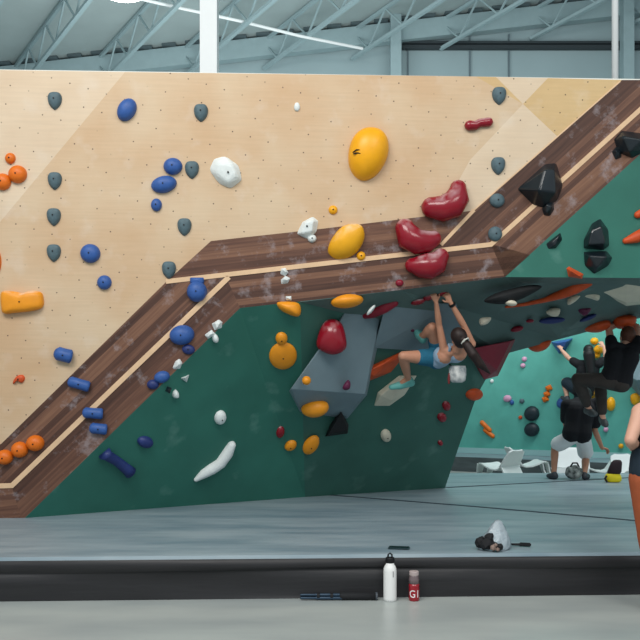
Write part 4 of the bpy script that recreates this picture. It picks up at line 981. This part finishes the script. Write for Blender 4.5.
# chalk bag at her waist
p = P(457.5, 374, 7.96)
cb = tag(empty('chalk_bag', p), 'white patterned chalk bag hanging at the waist of the climber under the overhang', 'chalk bag')
bm = bmesh.new(); lathe(bm, p+V((0, 0, -.085)), [(.05, 0), (.078, .02), (.088, .08), (.085, .14), (.078, .165), (.06, .16)], 24); obj('bag_body', bm, mat('white bag cloth', (222, 222, 218), .8, col2=(120, 130, 136), scale=14), cb, smooth=True)
bm = bmesh.new(); tube(bm, [p+V((-.05, 0, .07)), p+V((-.10, .06, .13)), J['pelvis']+V((.06, -.06, .0))], .007, 8); obj('belt', bm, M_bolt, cb, smooth=True)
bm = bmesh.new(); tube(bm, [p+V((-.085, -.02, .0)), p+V((-.09, -.02, -.05)), p+V((-.088, -.02, -.09))], [.010, .013, .011], 8); obj('brush', bm, mat('dark red brush', (120, 40, 40), .6), cb, smooth=True)

# --- person hanging from the roof edge
Y = 9.15
J = dict(head=P(627, 337, Y+.06), neck=P(625.5, 346, Y), chest=P(622, 357, Y-.03), pelvis=P(616, 380, Y+.02),
         sh_l=P(612, 347, Y), sh_r=P(637, 348, Y-.06), el_l=P(608.5, 327.5, Y+.16), el_r=P(637, 327, Y+.16), wr_l=P(616.5, 325.5, Y+.22), wr_r=P(631, 325, Y+.24),
         hd_l=P(620, 321, Y+.24), hd_r=P(628, 320, Y+.26), hip_l=P(610, 381, Y+.02), hip_r=P(622, 384, Y+.0),
         kn_l=P(577.5, 379, Y+.14), an_l=P(588, 407, Y+.38), he_l=P(587, 411, Y+.42), to_l=P(595, 414, Y+.25),
         kn_r=P(600, 382, Y+.38), an_r=P(602.5, 416, Y+.42), he_r=P(602, 420, Y+.46), to_r=P(606, 425, Y+.30))
c2 = Person('person in black t-shirt and dark trousers hanging from the roof edge with bent knees', J, SK2, 1.0, face=(-.1, 1, .3), curl=(30, 30), palm=((.2, 1, .2), (-.2, 1, .2)), thumb=((1, 0, 0), (-1, 0, 0)))
M_tee = mat('black cotton', (24, 25, 30), .85, var=.2, scale=12)
c2.shirt(M_tee, .34, .014, 't_shirt', .008)
c2.trousers(mat('dark olive trousers', (64, 58, 54), .8, var=.2, scale=10), 1.86, .010)
c2.shoes(mat('grey climbing shoe', (66, 72, 74), .5)); c2.hair(M_ginger)

# --- crouching person on the mat
Y = 11.35; zf = .302
def onmat(px, Y, h): return V(((px-HX)*Y/F, Y, zf+h))
J = dict(head=P(585.5, 396, Y+.20), neck=P(582, 400, Y+.07), chest=P(580, 410, Y-.03), pelvis=P(577, 434, Y-.08),
         sh_l=P(567, 405, Y), sh_r=P(595.5, 404, Y-.02), el_l=P(565.5, 424, Y+.12), el_r=P(595, 431, Y-.02), wr_l=P(571, 436, Y+.32), wr_r=P(602, 448, Y+.02),
         hd_l=P(574, 440, Y+.38), hd_r=P(607, 449, Y+.06), hip_l=P(572, 437, Y-.05), hip_r=P(583, 438, Y-.06),
         kn_l=P(555, 446, Y+.12), an_l=onmat(554, Y-.02, .085), he_l=onmat(555.5, Y-.08, .042), to_l=onmat(548.5, Y+.08, .036),
         kn_r=P(586, 456, Y+.25), an_r=onmat(584.5, Y-.1, .085), he_r=onmat(584.5, Y-.16, .042), to_r=onmat(588, Y+.03, .036))
c3 = Person('person in black t-shirt and pale grey shorts crouching on the mat facing the teal wall', J, SK1, 1.0, face=(0, 1, -.6), curl=(25, 30), palm=((0, 1, 0), (0, 0, -1)), thumb=((0, 0, 1), (0, 1, 0)))
c3.shirt(M_tee, .72, .02, 't_shirt', .022)
c3.trousers(mat('pale grey shorts', (238, 240, 240), .8, var=.06), .78, .016, 'shorts', .03)
c3.shoes(mat('dark grey shoe', (58, 62, 68), .6)); c3.hair(M_blackhair)
b2 = bmesh.new(); q = J['neck'].lerp(J['chest'], .45)+V((.02, -.135, 0)); tube(b2, [q+V((-.03, 0, .008)), q+V((-.015, -.002, -.006)), q+V((.01, -.002, 0)), q+V((.045, 0, .014))], [.004, .007, .006, .002], 8); obj('chest_mark', b2, M_wht, c3.o, label if False else None) if False else obj('white_mark', b2, M_wht, c3.o, smooth=True)

# --- far climber on the teal wall
def tw(px, py, d): p = PT.hit(px, py); return p - ray(px, py)*d
k = 1.12
J = dict(head=tw(588, 352, .36), neck=tw(588, 361, .36), chest=tw(588, 370, .34), pelvis=tw(583, 391, .34),
         sh_l=tw(578, 364, .34), sh_r=tw(599, 364, .34), el_l=tw(569, 358.5, .28), el_r=tw(606, 358, .26), wr_l=tw(561.5, 350, .26), wr_r=tw(604, 347, .20),
         hd_l=tw(559.5, 346.5, .24), hd_r=tw(602, 344, .18), hip_l=tw(578.5, 391, .32), hip_r=tw(588, 392, .32),
         kn_l=tw(564.5, 381, .16), an_l=tw(567, 396.5, .30), he_l=tw(568, 400, .36), to_l=tw(562, 397.5, .22),
         kn_r=tw(578, 398, .12), an_r=tw(578, 418, .28), he_r=tw(579, 422, .32), to_r=tw(577, 420, .18))
c4 = Person('person in black t-shirt with long dark hair climbing the teal wall beyond', J, SK2, k, face=(-.1, 1, .1), curl=(25, 25), palm=((.4, 1, 0), (0, 1, 0)), thumb=((1, 0, 0), (-1, 0, 0)))
c4.shirt(M_tee, .55, .016, 't_shirt', .01)
c4.trousers(mat('dark navy shorts', (24, 40, 52), .8), .8, .014, 'shorts', .03); c4.shoes(mat('dark grey shoe', (58, 62, 68), .6))
c4.hair(M_blackhair, lambda bm: cap(bm, J['head']+V((0, -.06, -.05)), J['chest']+V((.0, -.16, -.05)), .11, .085))

# --- standing person at the picture edge, on the concrete
Y = 5.22
J = dict(head=P(672, 360, Y-.02), neck=P(667, 386, Y), chest=P(662, 424, Y), pelvis=P(658, 472, Y),
         sh_l=P(640, 412, Y-.02), sh_r=P(693, 408, Y), el_l=P(630.5, 440, Y-.10), el_r=P(702, 448, Y), wr_l=P(635, 449, Y+.12), wr_r=P(700, 474, Y+.1),
         hd_l=P(633, 446, Y+.22), hd_r=P(700, 486, Y+.12), hip_l=P(645, 478, Y), hip_r=P(672, 478, Y),
         kn_l=V((P(651, 0, Y).x, Y+.04, .50)), an_l=V((P(660, 0, Y).x, Y-.03, .095)), he_l=V((P(660, 0, Y).x, Y-.08, .042)), to_l=V((P(657, 0, Y).x, Y+.12, .036)),
         kn_r=V((P(678, 0, Y).x, Y+.02, .50)), an_r=V((P(688, 0, Y).x, Y-.05, .095)), he_r=V((P(688, 0, Y).x, Y-.10, .042)), to_r=V((P(692, 0, Y).x, Y+.10, .036)))
c5 = Person('person in black sleeveless top and rust trousers standing at the picture edge', J, SK2, 1.0, face=(-.2, 1, 0), curl=(35, 30), palm=((.5, .3, -.2), (-1, 0, 0)), thumb=((0, 1, .3), (0, 1, 0)))
c5.part('sleeveless_top', lambda bm: (c5.torso(bm, .014), [cap(bm, c5.J['neck'].lerp(c5.J['sh_'+q], .35), c5.J['chest'], .052, .11) for q in 'lr']), M_tee)
def under(bm):
    hx = V((1, 0, 0))
    for q in (-1, 1): cap(bm, J['pelvis']+hx*q*.075-V((0, 0, .0)), J['pelvis']+hx*q*.07+V((0, 0, .09)), .112, .108)
c5.part('waistband', under, mat('dark navy shorts', (24, 40, 52), .8))
c5.trousers(mat('rust trousers', (172, 88, 52), .8, var=.15, scale=10), 1.9, .012, wide=.0)
c5.shoes(mat('dark grey shoe', (58, 62, 68), .6)); c5.hair(M_hair)
# ------------------------------------------------------------------ light
w = bpy.data.worlds.new('daylight'); SC.world = w; w.use_nodes = True
bg = w.node_tree.nodes['Background']; bg.inputs['Color'].default_value = (.80, .92, 1.0, 1); bg.inputs['Strength'].default_value = .62
def area(name, loc, target, sx, sy, power, col=(1, 1, 1)):
    d = bpy.data.lights.new(name, 'AREA'); d.shape = 'RECTANGLE'; d.size = sx; d.size_y = sy; d.energy = power; d.color = col
    o = bpy.data.objects.new(name, d); o.location = loc
    o.rotation_euler = (V(target)-V(loc)).to_track_quat('-Z', 'Y').to_euler(); return link(o)
area('front_bay_light', (-2.5, 0.5, 7.5), (0, 7.4, 2.0), 5, 2.5, 500, (1, .97, .93))
area('front_bay_light', (4, -1.0, 7.5), (1.5, 7.4, 1.5), 4, 2.5, 260, (1, .97, .92))
area('rear_bay_light', (5, 11.5, 7.5), (5, 16.5, 1.0), 5, 2, 420, (.95, 1, 1))
area('ceiling_fill_light', (-2, 13.5, 5.2), (0, 18, 10), 8, 2, 420, (.95, 1, 1))  # added fill aimed up at the roof deck, not a hung fixture
SC.view_settings.view_transform = 'Standard'; SC.view_settings.look = 'None'; SC.view_settings.gamma = 1
SC.view_settings.use_curve_mapping = False; SC.view_settings.exposure = 0.0
SC.cycles.use_denoising = True
